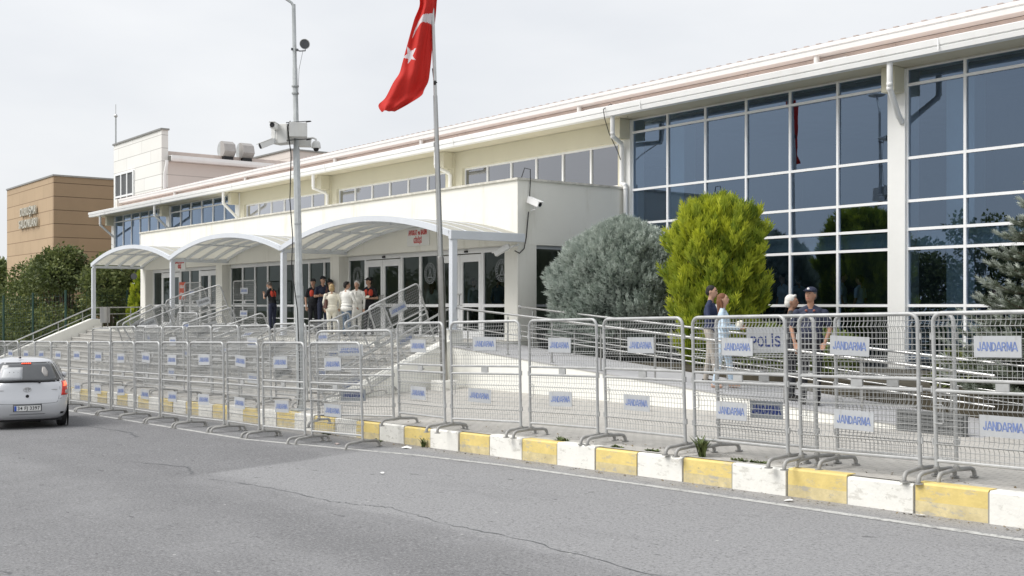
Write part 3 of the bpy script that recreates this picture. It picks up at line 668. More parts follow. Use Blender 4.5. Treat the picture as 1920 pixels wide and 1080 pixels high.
# ---------------------------------------------------------------- back buildings
br = thing('brown_hall', 'square brown clad hall with DURUSMA SALONLARI in raised letters on its front', 'building', (-91.4, 24, -3.5))
b = MB(); b.box((-98.1, 24, -4.5), (-85.25, 24.3, 9.5)); b.box((-98.1, 24.3, -4.5), (-97.8, 45, 9.5)); b.box((-98.1, 45, -4.5), (-85.0, 45.3, 9.5)); b.box((-97.8, 24.3, 9.2), (-85.3, 45, 9.3)); T_(br, b, 'front_wall', 'brown_panel')
b = MB(); b.box((-85.24, 24.0, -4.5), (-85.0, 44.99, 9.5)); T_(br, b, 'side_wall', 'brown_cladding')
b = MB(); b.box((-98.16, 23.93, 9.5), (-84.93, 24.25, 9.62)); b.box((-85.2, 24.25, 9.5), (-84.93, 45, 9.62)); T_(br, b, 'roof_trim', 'steel_dark')
for s, z, w, x0 in (('DURUŞMA', 7.3, 4.4, -91.2), ('SALONLARI', 6.35, 5.0, -91.2)):
    o = text_obj('lettering', s, .88, 'letter_metal', (0, 0, 0), None, .07, .02, width=w); o.location = (x0, 23.86, z); under(o, br)
tw = thing('white_annex', 'tall white clad annex with stepped roof and six pane window behind the main hall', 'building', (-69, 24.5, -3.5))
b = MB(); b.prism([(-73.4, -4), (-64.95, -4), (-64.95, 10.45), (-73.4, 10.45)], 24.5, 24.9, 0, 'y'); T_(tw, b, 'tower_wall', 'white_panel')
b = MB(); b.box((-73.4, 24.9, -4), (-73.1, 40, 8.6)); b.box((-65.3, 24.9, -4), (-65.0, 48, 8.62)); b.box((-73.1, 24.9, 8.5), (-65.3, 48, 8.6)); T_(tw, b, 'side_wall', 'pink_panel')
b = MB(); b.box((-73.45, 24.42, 10.45), (-64.85, 24.95, 10.55)); b.box((-64.95, 24.9, 8.62), (-64.6, 25.0, 8.9)); T_(tw, b, 'roof_cap', 'steel_dark')
b = MB(); b.prism([(-65.1, 8.62), (-64.55, 8.62), (-64.5, 8.75), (-64.52, 8.95), (-65.1, 8.97)], 24.95, 48, 0, 'y'); T_(tw, b, 'gutter', 'gutter')
b = MB(); b.box((-66.5, 25.2, 8.9), (-65.9, 47.9, 9.35)); T_(tw, b, 'parapet', 'pink_wall')
b = MB(); b.tube([(-64.62, 24.7, 8.62), (-64.62, 24.7, 8.45), (-64.82, 24.66, 7.9), (-64.86, 24.66, 7.7), (-64.86, 24.66, 4)], .09, 10); T_(tw, b, 'downpipe', 'gutter', smooth=True)
fr = MB(); a, c = -72.9, -69.6
for i in range(4): x = a+(c-a)*i/3; fr.box((x-.07, 24.4, 5.2), (x+.07, 24.52, 8.5))
for z in (5.2, 6.95, 8.4): fr.box((a, 24.41, z), (c, 24.51, z+.12))
f = T_(tw, fr, 'window', 'frame_white'); p = MB(); p.add([(a, 24.47, 5.2), (c, 24.47, 5.2), (c, 24.47, 8.5), (a, 24.47, 8.5)], [(0, 1, 2, 3)]); po = p.build('panes', 'dark_grey', None, recalc=False); po.parent = f
# lightning rod
t = thing('lightning_rod', 'thin metal lightning rod standing at the left corner of the white annex', 'antenna', (-73.3, 24.6, 10.55))
b = MB(); b.tube([(0, 0, 0), (0, 0, 1.75)], .05, 8); b.build('mast', 'pole_galv', t); b = MB(); b.ball((0, 0, 1.85), .12, 10); b.tube([(0, 0, 1.9), (0, 0, 2.6)], .02, 6); b.build('tip', 'steel', t)
# roof fans
for i, (y, lb) in enumerate(((29.0, 'left of two round grey roof fan hoods on the white annex'), (30.25, 'right of two round grey roof fan hoods on the white annex'))):
    t = thing('roof_fan', lb, 'roof fan', (-66.2, y, 9.3), 0, 'fan hoods on the annex roof'); t.scale = (.74, .74, .80)
    b = MB(); prof = [(0.70*math.cos(R(a)), .62+.62*math.sin(R(a))) for a in range(-60, 241, 20)]
    b.prism(prof, -.35, .3, 0, 'y'); b.build('scroll_housing', 'pole_galv', t)
    b = MB(); b.prism([(.3, 0), (.85, 0), (1.25, .38), (1.05, .95), (.55, 1.2), (.3, 1.2)], -.5, .5, 0, 'y'); b.build('intake_hood', 'louvre', t)
    b = MB(); b.box((-.6, -.4, -.3), (.9, .4, -.02)); b.build('base_frame', 'black', t)
ph = thing('roof_block', 'low cream block with thin dark roof trim beyond the annex roof', 'building', (-76, 40, 6))
b = MB(); b.box((-84, 38, 5), (-75, 38.3, 11.5)); b.box((-75.3, 38.3, 5), (-75, 60, 11.5)); b.box((-84, 38.3, 11.3), (-75.3, 60, 11.4)); T_(ph, b, 'wall', 'pink_panel')
b = MB(); b.box((-84.1, 37.9, 11.5), (-74.9, 38.3, 11.62)); b.box((-75.3, 38.3, 11.5), (-74.9, 60, 11.62)); T_(ph, b, 'roof_trim', 'steel_dark')

# ---------------------------------------------------------------- mesh barriers
HB = 1.82; WB = 1.50
def wires(x0, x1, z0, z1, folds):
    """welded wire panel with V folds pressed towards the front (-y)"""
    b = MB(); r = .0034
    def bulge(z):
        for f in folds:
            d = abs(z-f)
            if d < .045: return -.03*(1-d/.045)
        return 0
    zs = sorted(set([z0, z1]+[q for f in folds for q in (f-.045, f, f+.045)]))
    n = int(round((x1-x0)/.052))
    for i in range(n+1):
        x = x0+(x1-x0)*i/n; b.tube([(x, bulge(z), z) for z in zs], r, 4, cap=False)
    z = z0+.03; step = .066
    hz = []
    while z < z1:
        hz.append(z); z += step
    hz += [f for f in folds]
    for z in hz: b.tube([(x0, bulge(z)-.003, z), (x1, bulge(z)-.003, z)], r, 4, cap=False)
    return b
def make_barrier():
    t = thing('mesh_barrier', 'grey steel mesh barrier', 'barrier', (0, 0, 0), 0, 'mesh crowd barriers')
    hw = WB/2; R0 = .10; rt = .0225
    path = [(-hw, 0, .10), (-hw, 0, HB-R0-rt)] + arc((-hw+R0, HB-R0-rt), R0, 180, 90, 6)[1:] + arc((hw-R0, HB-R0-rt), R0, 90, 0, 6) + [(hw, 0, .10)]
    b = MB(); b.tube(path, rt, 10)
    for z in (1.085, .965, .215): b.tube([(-hw+.01, 0, z), (hw-.01, 0, z)], .019, 8)
    b.build('frame', 'galv', t, smooth=True)
    wires(-hw+.02, hw-.02, 1.10, HB-.04, (1.66, 1.30)).build('wire_mesh', 'galv_wire', t, recalc=False)
    wires(-hw+.02, hw-.02, .23, .95, (.78, .40)).build('wire_mesh', 'galv_wire', t, recalc=False)
    for zc in (1.42, .60):
        p = MB(); p.box((-.25, -.012, -.11), (.25, -.006, .11)); po = p.build('sign_plate', 'sign_plate', t); po.location = (0, -.035, zc)
        block_text('lettering', 'JANDARMA', .088, .42, 'sign_blue', (0, -.0135, 0), po)
    b = MB(); b.box((-.07, -.012, .985), (.07, .012, 1.065)); b.build('maker_plate', 'sign_plate_dark' if 0 else 'galv', t)
    for z0 in (.62,):
        b = MB(); b.tube([(-hw, -.02, z0), (-hw+.09, -.02, z0), (-hw+.1, -.02, z0+.01), (-hw+.1, -.02, z0+.19), (-hw+.09, -.02, z0+.2), (-hw, -.02, z0+.2)], .006, 6); b.build('handle', 'galv', t)
    for sx in (-1, 1):
        b = MB()
        for z in (1.55, .98, .42): b.box((sx*(hw+.022), -.012, z-.035), (sx*(hw+.038), .012, z+.035))
        b.build('hinge_lugs', 'galv', t)
        b = MB(); ph = [(sx*hw, -.36, .02), (sx*hw, -.36, .05), (sx*hw, -.335, .088), (sx*hw, -.29, .105), (sx*hw, 0, .12), (sx*hw, .29, .105), (sx*hw, .335, .088), (sx*hw, .36, .05), (sx*hw, .36, .02)]
        b.tube(ph, .024, 10); b.lathe([(.034, 0), (.034, .05)], (sx*hw, 0, .105), 12)
        for y in (-.36, .36): b.lathe([(.05, .002), (.05, .014)], (sx*hw, y, 0), 12)
        b.build('foot', 'foot_metal', t, smooth=True)
    return t
proto = make_barrier()
dull = [g for ch in proto.children for g in ch.children][0].data.copy(); dull.materials[0] = MT['vent_grey']; used = [False]
ORD = ['first', 'second', 'third', 'fourth', 'fifth', 'sixth', 'seventh', 'eighth', 'ninth', 'tenth', 'eleventh', 'twelfth', 'thirteenth', 'fourteenth', 'fifteenth', 'sixteenth', 'seventeenth', 'eighteenth', 'nineteenth', 'twentieth']
def get_barrier():
    if not used[0]: used[0] = True; return proto
    return copy_tree(proto)
def strip(o, drop):
    for ch in list(o.children):
        if ch.name.split('.')[0] in drop:
            for g in list(ch.children): bpy.data.objects.remove(g)
            bpy.data.objects.remove(ch)
def orient(o, P0, P1, up=Vector((0, 0, 1)), L=1.56, top=False):
    P0, P1 = Vector(P0), Vector(P1); ax = (P1-P0).normalized(); up = Vector(up); ay = up.cross(ax).normalized(); az = ax.cross(ay).normalized()
    M = Matrix((ax, ay, az)).transposed().to_4x4(); c = (P0+P1)/2
    if top: c = c-az*HB
    M.translation = c; o.matrix_world = M
    if not top: o.scale = ((P1-P0).length/1.56, 1, 1)
def upright(P0, P1, label, zf=zg, wob=.012, group=None, dark=False):
    o = get_barrier(); a = (*P0, zf(*P0)); b = (*P1, zf(*P1)); up = Vector((random.uniform(-wob, wob), random.uniform(-wob, wob)-.005, 1))
    orient(o, a, b, up); o['label'] = label
    if group: o['group'] = group
    for ch in o.children:
        if ch.name.startswith('sign_plate'): ch.rotation_euler.y = random.gauss(0, .022); ch.location.x += random.uniform(-.06, .06); ch.location.z += random.uniform(-.02, .02)
    return o
zr = lambda X, Y: zroad(X)
# row standing in the road against the kerb: post positions from its right end
RP = [(-16.50, 9.74), (-17.98, 9.53), (-18.07, 9.47), (-19.6, 9.36), (-19.66, 9.33), (-21.2, 9.36), (-21.28, 9.33), (-22.78, 9.21), (-22.85, 9.22), (-24.42, 9.22)]
pairs = [(RP[1], RP[0]), (RP[3], RP[2]), (RP[5], RP[4]), (RP[7], RP[6]), (RP[9], RP[8])]
x = -24.5; y = 9.22
while len(pairs) < 20: pairs.append(((x-1.6, y-.005), (x, y+.01*random.uniform(-1, 1)))); x -= 1.66; y = max(8.9, y+random.uniform(-.02, .02))
for i, (a, c) in enumerate(pairs):
    upright(a, c, 'mesh barrier on the road by the kerb, %s from the right end of that row' % ORD[i], zr, group='barriers standing on the road')
# row on the pavement behind the kerb, right half of the picture
KP = [((-16.83, 10.65), (-15.24, 10.57)), ((-15.07, 10.55), (-13.60, 10.88)), ((-13.42, 10.87), (-11.96, 11.0)), ((-11.86, 11.02), (-10.2, 10.96)), ((-10.03, 10.9), (-8.46, 10.88)), ((-8.29, 10.83), (-6.76, 10.97)), ((-6.63, 10.98), (-5.06, 11.0)), ((-4.95, 11.0), (-3.4, 11.02)), ((-3.3, 11.02), (-1.7, 11.04))]
for i, (a, c) in enumerate(KP):
    upright(a, c, 'mesh barrier just behind the kerb, %s counted right from where the road row ends' % ORD[i], group='barriers behind the kerb')
o = upright((-18.99, 10.2), (-17.5, 11.0), 'wide mesh barrier between the road row and the kerb row', lambda X, Y: -1.72+SL*X-.12)
low = sorted([c for c in o.children if c.name.startswith('sign_plate')], key=lambda c: c.location.z)[0]; low.data = low.data.copy(); low.data.materials[0] = MT['sign_plate_dark']
for g in list(low.children): g.data = g.data.copy(); g.data.materials[0] = MT['sign_navy']
o = upright((-9.9, 11.22), (-8.2, 11.1), 'mesh barrier with POLIS on its upper plate, standing behind the kerb row', group='second line behind the kerb row')
polis = [c for c in o.children if c.name.startswith('sign_plate')]
for c in polis:
    for g in list(c.children): bpy.data.objects.remove(g)
polis.sort(key=lambda c: -c.location.z)
polis[0].location.x = .08; polis[0].location.z = 1.50; polis[0].scale = (1.15, 1, 1.45); block_text('lettering', 'POLİS', .085, .40, 'sign_navy', (0, -.0135, -.01), polis[0], .2)
polis[1].location.x = .06; polis[1].location.z = .63; polis[1].data = polis[1].data.copy(); polis[1].data.materials[0] = MT['sign_plate_dark']; block_text('lettering', 'JANDARMA', .10, .43, 'sign_navy', (0, -.0135, 0), polis[1], .2)
o = upright((-8.0, 11.14), (-6.44, 11.15), 'plain mesh barrier without plates close behind the kerb row near the right edge', group='second line behind the kerb row'); strip(o, ('sign_plate',))
# second row on the pavement behind the road row
MP = [((-23.22, 11.4), (-21.66, 11.4)), ((-24.95, 10.98), (-23.39, 11.0)), ((-24.07, 10.95), (-22.51, 10.97)), ((-26.06, 11.1), (-24.5, 11.11)), ((-27.77, 11.15), (-26.21, 11.15)), ((-29.5, 11.2), (-27.94, 11.15)), ((-31.2, 11.25), (-29.64, 11.2)), ((-33.42, 11.86), (-31.9, 11.6)), ((-34.96, 11.6), (-33.42, 11.86)), ((-35.5, 11.2), (-33.94, 11.26))]
MP = [MP[0]]+MP[2:]
for i, (a, c) in enumerate(MP):
    o = upright(a, c, 'mesh barrier on the pavement behind the road row, %s from the lamp pole leftwards' % ORD[i], group='barriers behind the road row', wob=.03)
    if i not in (1, 4): strip(o, ('sign_plate',))
stz = lambda X, Y: max(min(-.9, -.9-.468*(15.4-Y)), zg(X, Y))
for P, lb in (((-23.5, 12.4), (-21.94, 12.35), ), 'mesh barrier behind the others right of the lamp pole, below the blonde woman'), (((-33.78, 12.0), (-32.23, 12.08)), 'mesh barrier standing on the lowest steps below the bin and the left doors'), (((-33.18, 13.0), (-31.62, 13.01)), 'tall standing mesh barrier on the steps in the middle of the heap'):
    upright(P[0], P[1], lb, stz, group='barriers standing on the steps')
# barriers dumped on the steps: position of the raised long edge
PILE = [((-29.2, 12.3, -.72), (-28.4, 13.6, -.15), (.25, 0), 'tilted mesh barrier leaning up the steps left of the lamp pole, nearest the pole'),
        ((-31.4, 12.4, -.55), (-31.0, 13.8, -.02), (-.2, 0), 'tilted mesh barrier leaning up the steps under the upright one beside the officer'),
        ((-26.6, 12.2, -1.0), (-26.2, 13.5, -.45), (.45, 0), 'tilted mesh barrier low on the steps just behind the lamp pole'),
        ((-27.6, 13.4, -.62), (-26.3, 14.0, -.5), (.3, 0), 'mesh barrier leaning across the upper steps between the two middle posts'),
        ((-35.45, 14.0, .31), (-34.2, 14.84, .71), (-.10, 0), 'mesh barrier leaning up the steps, highest of the left heap with tilted plate'),
        ((-37.31, 14.15, .15), (-37.44, 15.65, .73), (.10, 0), 'mesh barrier leaning up the steps behind the highest one of the left heap'),
        ((-39.9, 13.84, -.48), (-39.6, 15.16, .10), (-.25, 0), 'low tilted mesh barrier at the upper left edge of the left heap'),
        ((-36.03, 12.04, -.58), (-36.5, 13.48, .10), (.2, 0), 'tilted mesh barrier at the far left end of the left heap'),
        ((-35.58, 12.09, -.58), (-35.62, 13.51, .09), (-.15, 0), 'tilted mesh barrier second from the left end of the left heap'),
        ((-34.3, 12.2, -.52), (-34.0, 13.6, .05), (.3, 0), 'tilted mesh barrier in the lower middle of the left heap'),
        ((-32.6, 12.6, -.75), (-31.9, 13.95, -.22), (.5, 0), 'mesh barrier lying half over on the steps in front of the left heap'),
        ((-30.6, 12.9, -.95), (-29.6, 14.0, -.45), (-.5, 0), 'leaning mesh barrier on the steps below the bent officer'),
        ((-21.95, 12.4, -.39), (-22.52, 13.81, .09), (-.16, 0), 'mesh barrier sloping up the steps below the tall one by the flagpole'),
        ((-23.26, 13.8, -.04), (-23.18, 15.25, .60), (.14, 0), 'tilted mesh barrier standing highest beside the flagpole, its plate slanting'),
        ((-24.1, 12.3, -.75), (-23.9, 13.7, -.12), (.35, 0), 'tilted mesh barrier lower in the heap right of the lamp pole'),
        ((-23.0, 11.9, -1.0), (-22.8, 13.3, -.42), (-.35, 0), 'bottom mesh barrier of the heap leaning on the right cheek wall')]
for i, (a, c, (lx, ly), lb) in enumerate(PILE):
    o = get_barrier(); orient(o, a, c, Vector((lx, -.35, 1)), top=True); o['label'] = lb; o['group'] = 'barriers dumped on the steps'
    if i in (0, 1, 3, 5, 6, 9, 11, 12, 14): strip(o, ('sign_plate',))
    elif i not in (13, 15):
        for ch in o.children:
            if ch.name.startswith('sign_plate'):
                for g in ch.children: g.data = dull
# folded flat barriers lying on the pile
for (c, e, up, lb) in (((-33.4, 14.3, -.58), (-31.9, 14.4, -.52), (.1, .75, .55), 'mesh barrier lying nearly flat across the steps left of the bent officer'), ((-30.9, 14.2, -.7), (-29.4, 14.3, -.62), (-.1, .8, .5), 'mesh barrier lying nearly flat across the steps below the posts')):
    o = get_barrier(); orient(o, c, e, Vector(up), top=True); o['label'] = lb; o['group'] = 'barriers dumped on the steps'
# two upright ones on the landing
upright((-38.7, 17.3), (-36.75, 17.3), 'upright mesh barrier on the landing beside the bent officer at the middle windows', lambda X, Y: -.9, group='barriers on the landing')
upright((-42.9, 17.1), (-41.2, 17.1), 'upright mesh barrier on the landing in front of the left doors', lambda X, Y: -.9, group='barriers on the landing')

# ---------------------------------------------------------------- lamp pole with cameras
lp = thing('lamp_pole', 'tall galvanised lamp pole with a control box and cameras rising behind the road barriers', 'lamp pole', (-21.2, 11.0, zg(-21.2, 11.0)))
z0 = zg(-21.2, 11.0)
b = MB(); TOPZ = 6.35-z0; lean = (-.12, -.12)
def lpt(z): return (lean[0]*z/TOPZ, lean[1]*z/TOPZ, z)
b.tube([lpt(0), lpt(2.6), lpt(2.62), lpt(5.5), lpt(5.52), lpt(7.2), lpt(7.22), lpt(TOPZ)], [.095, .088, .078, .07, .06, .052, .045, .04], 8)
b.box((-.2, -.2, 0), (.2, .2, .02)); b.build('pole', 'pole_galv', lp, smooth=True)
RT = Vector((.6173, .7867, 0)); FW = Vector((-.7867, .6173, 0))
def off(z, r=0, f=0): return Vector(lpt(z))+RT*r+FW*f
b = MB(); b.tube([off(TOPZ-.05), off(TOPZ+.03, -.04), off(TOPZ+.14, -.2), off(TOPZ+.75, -1.1)], .03, 8); b.build('lamp_arm', 'pole_galv', lp, smooth=True)
b = MB(); q = off(TOPZ+.78, -1.15); b.ball((q.x, q.y, q.z), (.3, .25, .07), 12); b.build('lamp_head', 'box_white', lp, smooth=True)
zb = -z0+3.62
def obox(c, sx, sy, sz, yaw=0):
    m = MB(); m.box((-sx/2, -sy/2, -sz/2), (sx/2, sy/2, sz/2)); return m, c, yaw
def putb(m, name, mat_, c, yaw, bevel=.008, rx=0, **k):
    o = m.build(name, mat_, lp, bevel=bevel, **k); o.location = c; o.rotation_euler = (rx, 0, yaw); return o
VY = R(51.88)
m, _, _ = obox(0, .42, .30, .40); cb1 = putb(m, 'control_box', 'box_white', off(zb-.02, -.26, -.02), VY-.5)
m, _, _ = obox(0, .36, .22, .30); cb2 = putb(m, 'control_box', 'box_white', off(zb+.04, .09, -.22), VY+.15)
m, _, _ = obox(0, .30, .22, .18); putb(m, 'control_box', 'box_white', off(zb-.17, .14, .1), VY+.1)
for dz in (.21, -.16):
    b = MB(); b.tube([off(zb+dz-.02, -.15, -.28), off(zb+dz+.01, .36, -.30)], .009, 6); b.tube([off(zb+dz, .25, -.2), off(zb+dz+.02, .36, -.2)], .01, 6); b.build('box_clamp', 'black', lp)
def bullet(loc, yaw, pitch, label_none=None, s=1.):
    m = MB(); m.box((-.05*s, -.16*s, -.05*s), (.05*s, .14*s, .05*s)); m.box((-.06*s, -.2*s, .05*s), (.06*s, .1*s, .062*s))
    o = m.build('camera_housing', 'white_paint', lp, bevel=.008); o.location = loc; o.rotation_euler = (pitch, 0, yaw)
    m = MB(); m.lathe([(.046*s, 0), (.046*s, .012)], (0, -.161*s, 0), 14, axis=(0, -1, 0)); l = m.build('lens', 'black', o); return o
bullet(off(zb+.12, -.40, -.2), VY-.12, R(-2), s=1.1); bullet(off(zb-.22, -.56, -.15), VY-R(62), R(24), s=1.15)
b = MB(); b.tube([off(zb-.2, -.42, -.12), off(zb-.16, -.52, -.14)], .016, 6); b.tube([off(zb+.12, -.4, -.15), off(zb-.22, -.42, -.15)], .008, 6); b.build('camera_bracket', 'pole_galv', lp)
b = MB(); b.tube([off(zb-.1, .2, 0), off(zb-.09, .36, -.02), off(zb-.12, .42, -.02), off(zb-.17, .42, -.02)], .02, 8); b.build('dome_arm', 'box_white', lp, smooth=True)
q = off(zb-.27, .42, -.02); b = MB(); b.lathe([(.03, .12), (.06, .105), (.088, .06), (.095, 0), (.1, -.035), (.075, -.04)][::-1], q, 20); do = b.build('dome_camera', 'box_white', lp, smooth=True)
b = MB(); b.ball((q.x, q.y, q.z-.04), (.062, .062, .07), 14); b.build('dome_lens', 'black', do, smooth=True)
zh = -z0+5.47
b = MB(); qh = off(zh, .22, -.1); ax = (-FW*1+RT*.35+Vector((0, 0, -.05))).normalized()
b.lathe([(.03, -.18), (.05, -.12), (.05, -.05), (.07, .0), (.105, .1), (.11, .1), (.1, .09), (.06, .02)], qh, 20, axis=ax); ho = b.build('horn_speaker', 'box_white', lp, smooth=True)
b = MB(); b.lathe([(.095, .085), (.02, .02)], qh, 20, axis=ax); b.build('horn_mouth', 'dark_grey', ho, smooth=True)
b = MB(); b.tube([off(zh-.06), off(zh-.12, .12, -.06), off(zh-.12, .24, -.08), off(zh-.02, .24, -.08)], .014, 6); b.box(tuple(off(zh-.1, -.05, -.06)), tuple(off(zh-.05, .06, .06))); b.build('horn_bracket', 'dark_grey', lp)
b = MB(); b.tube([off(zh-.1, .2, -.1), off(zh-.5, .1, -.06), off(zh-1.1, .06, -.06), off(zb+.2, .07, -.1)], .004, 5); b.tube([off(zb+.25, -.1, -.1), off(zb+.1, -.12, -.32), off(zb-.4, -.1, -.1), off(zb-.5, -.1, -.08)], .011, 6)
b.tube([off(zb-.5, -.1, -.08), off(zb-1.4, -.14, -.09), off(zb-2.2, -.09, -.12), off(zb-2.8, -.13, -.1), off(zb-3.7, -.02, -.13), off(zb-4.6, .0, -.13), off(.4, .0, -.13), off(.05, -.05, -.14)], .011, 6); b.build('cable', 'cable', lp)
for z in (zb-1.9+.0, 1.4, 2.4, zb-.35+1.2, zb+1.0):
    b = MB(); b.lathe([(.095 if z < 2.6 else .078, -.015), (.095 if z < 2.6 else .078, .015)], lpt(z), 12); b.build('strap', 'pole_galv', lp)
# ---------------------------------------------------------------- flagpole and flag
FX, FY = -21.55, 14.9; fz0 = -1.95
fp = thing('flagpole', 'slender steel flagpole on a white footing in front of the steps', 'flagpole', (FX, FY, fz0))
b = MB(); b.box((-.24, -.24, -.1), (.24, .24, .20)); b.build('footing', 'kerb_white', fp, bevel=.02)
H = 12.; ln = Vector((-.038, -.012, 1))
def fpt(z): return tuple(ln*z)
b = MB(); b.tube([fpt(.2), fpt(3.05), fpt(3.1)], [.085, .085, .07], 14); b.build('lower_pole', 'steel_dark', fp, smooth=True)
b = MB(); b.tube([fpt(3.05), fpt(5.75), fpt(5.76), fpt(H)], [.058, .055, .045, .035], 12); b.lathe([(.07, 3.02), (.07, 3.12)], (-.14, -.04, 0), 12); b.lathe([(.062, 5.7), (.062, 5.8)], (-.26, -.07, 0), 12); b.build('upper_pole', 'steel', fp, smooth=True)
b = MB(); 
for dx in (-.09, .09): b.tube([Vector(fpt(1.2))+RT*dx*.9-FW*.06, Vector(fpt(6.9))+RT*dx*.5-FW*.05], .004, 5)
b.ball(tuple(Vector(fpt(7.2))-FW*.05), (.035, .035, .06), 8); b.tube([Vector(fpt(7.55))-RT*.05, Vector(fpt(7.3))-RT*.03, Vector(fpt(7.2))+RT*.05-FW*.05], .012, 6)
b.build('halyard', 'cable', fp)
def inpoly(px, py, poly):
    c = False; j = len(poly)-1
    for i in range(len(poly)):
        xi, yi = poly[i]; xj, yj = poly[j]
        if (yi > py) != (yj > py) and px < (xj-xi)*(py-yi)/(yj-yi)+xi: c = not c
        j = i
    return c
def flag():
    # cloth coordinates in hundredths of the pole-to-tip drop; a: sideways, b: downwards (metres, from the clamp)
    s = .01245
    Lp = [(764, -75), (776, -40), (790, 0), (779, 35), (768, 75), (757, 115), (751, 135), (740, 152), (725, 180), (712, 192), (712, 200), (718, 209)]
    Rp = [(815, -75), (824, -40), (822, 0), (819, 35), (814, 75), (811, 110), (809, 130), (806, 150), (799, 165), (794, 178), (770, 193), (744, 206)]
    nu, nv = 260, 90
    def samp(P, u):
        f = u*(len(P)-1); i = min(int(f), len(P)-2); t = f-i
        p0 = P[max(i-1, 0)]; p1 = P[i]; p2 = P[i+1]; p3 = P[min(i+2, len(P)-1)]
        return tuple(.5*(2*p1[k]+(p2[k]-p0[k])*t+(2*p0[k]-5*p1[k]+4*p2[k]-p3[k])*t*t+(3*p1[k]-p0[k]-3*p2[k]+p3[k])*t**3) for k in (0, 1))
    cres = [(815, 22), (806, 22.5), (797, 27), (788, 37), (781, 50), (777, 62), (775, 70), (777, 66), (783, 54), (790, 45), (797, 40), (804, 39), (809, 41), (815, 45)]
    star = [(766.2, 84), (773.4, 92.7), (784.6, 88.6), (777, 103), (783.6, 112.7), (774.4, 109), (767.3, 118.2), (768.3, 108), (758, 105), (766.8, 97.8)]
    b = MB(); vs = []; flat = []
    for i in range(nu+1):
        u = i/nu; l = samp(Lp, u); r = samp(Rp, u)
        for j in range(nv+1):
            v = j/nv; px = l[0]+(r[0]-l[0])*v; py = l[1]+(r[1]-l[1])*v
            flat.append((px, py)); a = (px-818)*s; z = (128-py)*s
            d = .10*math.sin(v*7.5+u*2.2+.6)*(1-.35*u)+.05*math.sin(v*15-u*6)+.035*math.sin(u*17+v*3)*(u)+.10*max(0, u-.62)*math.sin(v*5+u*9)*1.6
            d += .12*max(0, (v-.78))*5*(1 if u < .75 else .4)          # edge folded forward
            if u < .35: d += .22*max(0, v-.9)*-6
            p = Vector((FX, FY, fz0))+Vector(fpt(7.52))+RT*a+Vector((0, 0, z))+FW*(d*.8-.05)
            vs.append(tuple(p))
    fs = []; ms = []
    b.add(vs, [])
    for i in range(nu):
        for j in range(nv):
            k = i*(nv+1)+j; c = [(flat[k][q]+flat[k+nv+2][q])/2 for q in (0, 1)]
            b.f.append((k, k+1, k+nv+2, k+nv+1)); b.m.append(1 if inpoly(c[0], c[1], cres) or inpoly(c[0], c[1], star) else 0)
    o = b.build('flag', ['flag_red', 'flag_white'], None, recalc=False)
    for p in o.data.polygons: p.use_smooth = True
    sm = o.modifiers.new('thickness', 'SOLIDIFY'); sm.thickness = .006
    return tag(o, 'red flag with white crescent and star hanging limp from the steel flagpole', 'flag')
def cloth(name, col):
    m = mat(name, col, .75, 0, 6, .05, .15, 120); t = m.node_tree; b = t.nodes['Principled BSDF']; o = t.nodes['Material Output']
    tl = N(t, 'ShaderNodeBsdfTranslucent'); tl.inputs[0].default_value = (*col, 1); ms = N(t, 'ShaderNodeMixShader'); ms.inputs[0].default_value = .35
    t.links.new(b.outputs[0], ms.inputs[1]); t.links.new(tl.outputs[0], ms.inputs[2]); t.links.new(ms.outputs[0], o.inputs[0])
cloth('flag_red', (.68, .035, .025)); cloth('flag_white', (.80, .76, .78))
flag()
# ---------------------------------------------------------------- small wall fixtures
def wallcam(loc, yaw, lb):
    t = thing('security_camera', lb, 'camera', loc)
    m = MB(); m.box((-.075, -.2, -.075), (.075, .2, .075)); m.box((-.085, -.25, .075), (.085, .2, .09)); o = m.build('housing', 'gutter', t, bevel=.012); o.rotation_euler = (R(22), 0, yaw)
    m = MB(); m.lathe([(.055, 0), (.055, .01)], (0, -.201, 0), 14, axis=(0, -1, 0)); m.build('lens', 'black', o)
    m = MB(); m.tube([(0, 0, -.05), (-.02, .05, -.18), (-.22, .06, -.2)], .02, 8); m.build('bracket', 'gutter', t)
    return t
wallcam((-21.95, 17.95, 2.63), R(100), 'white security camera high on the right side wall of the entrance block')
b = MB(); b.tube([(-22.14, 17.68, 3.26), (-22.1, 17.75, 3.5), (-22.12, 17.95, 3.48), (-22.15, 17.98, 3.2), (-22.15, 17.95, 2.75)], .012, 6); b.tube([(-22.15, 17.92, 2.4), (-22.17, 17.9, 2.1), (-22.17, 17.86, 1.75), (-22.12, 17.75, 1.45), (-22.0, 17.5, 1.32), (-22.0, 17.35, 1.38)], .014, 6)
tag(b.build('camera_cable', 'cable'), 'black cable hanging down the corner of the entrance block past two cameras', 'cable')
t = thing('security_camera', 'white camera under the right end of the canopy pointing at the doors', 'camera', (-22.2, 17.3, 1.45))
m = MB(); m.box((-.07, -.28, -.06), (.07, .16, .06)); m.box((-.08, -.33, .06), (.08, .14, .075)); o = m.build('housing', 'gutter', t, bevel=.01); o.rotation_euler = (R(28), 0, R(-60)); o.location = (-.1, -.05, -.02)
m = MB(); m.tube([(0, .0, 0), (.08, .1, .05), (.0, .32, .1)], .025, 8); m.build('bracket', 'gutter', t)
b = MB(); b.tube([(-21.7, 21.0, 5.09), (-21.85, 20.5, 5.4), (-21.95, 20.33, 5.25), (-21.9, 20.33, 5.0), (-21.85, 20.45, 4.6), (-22.1, 21.0, 4.2), (-22.2, 21.2, 4.0)], .012, 6)
tag(b.build('gutter_cable', 'cable'), 'black cable looping over the white gutter beside the downpipe', 'cable')
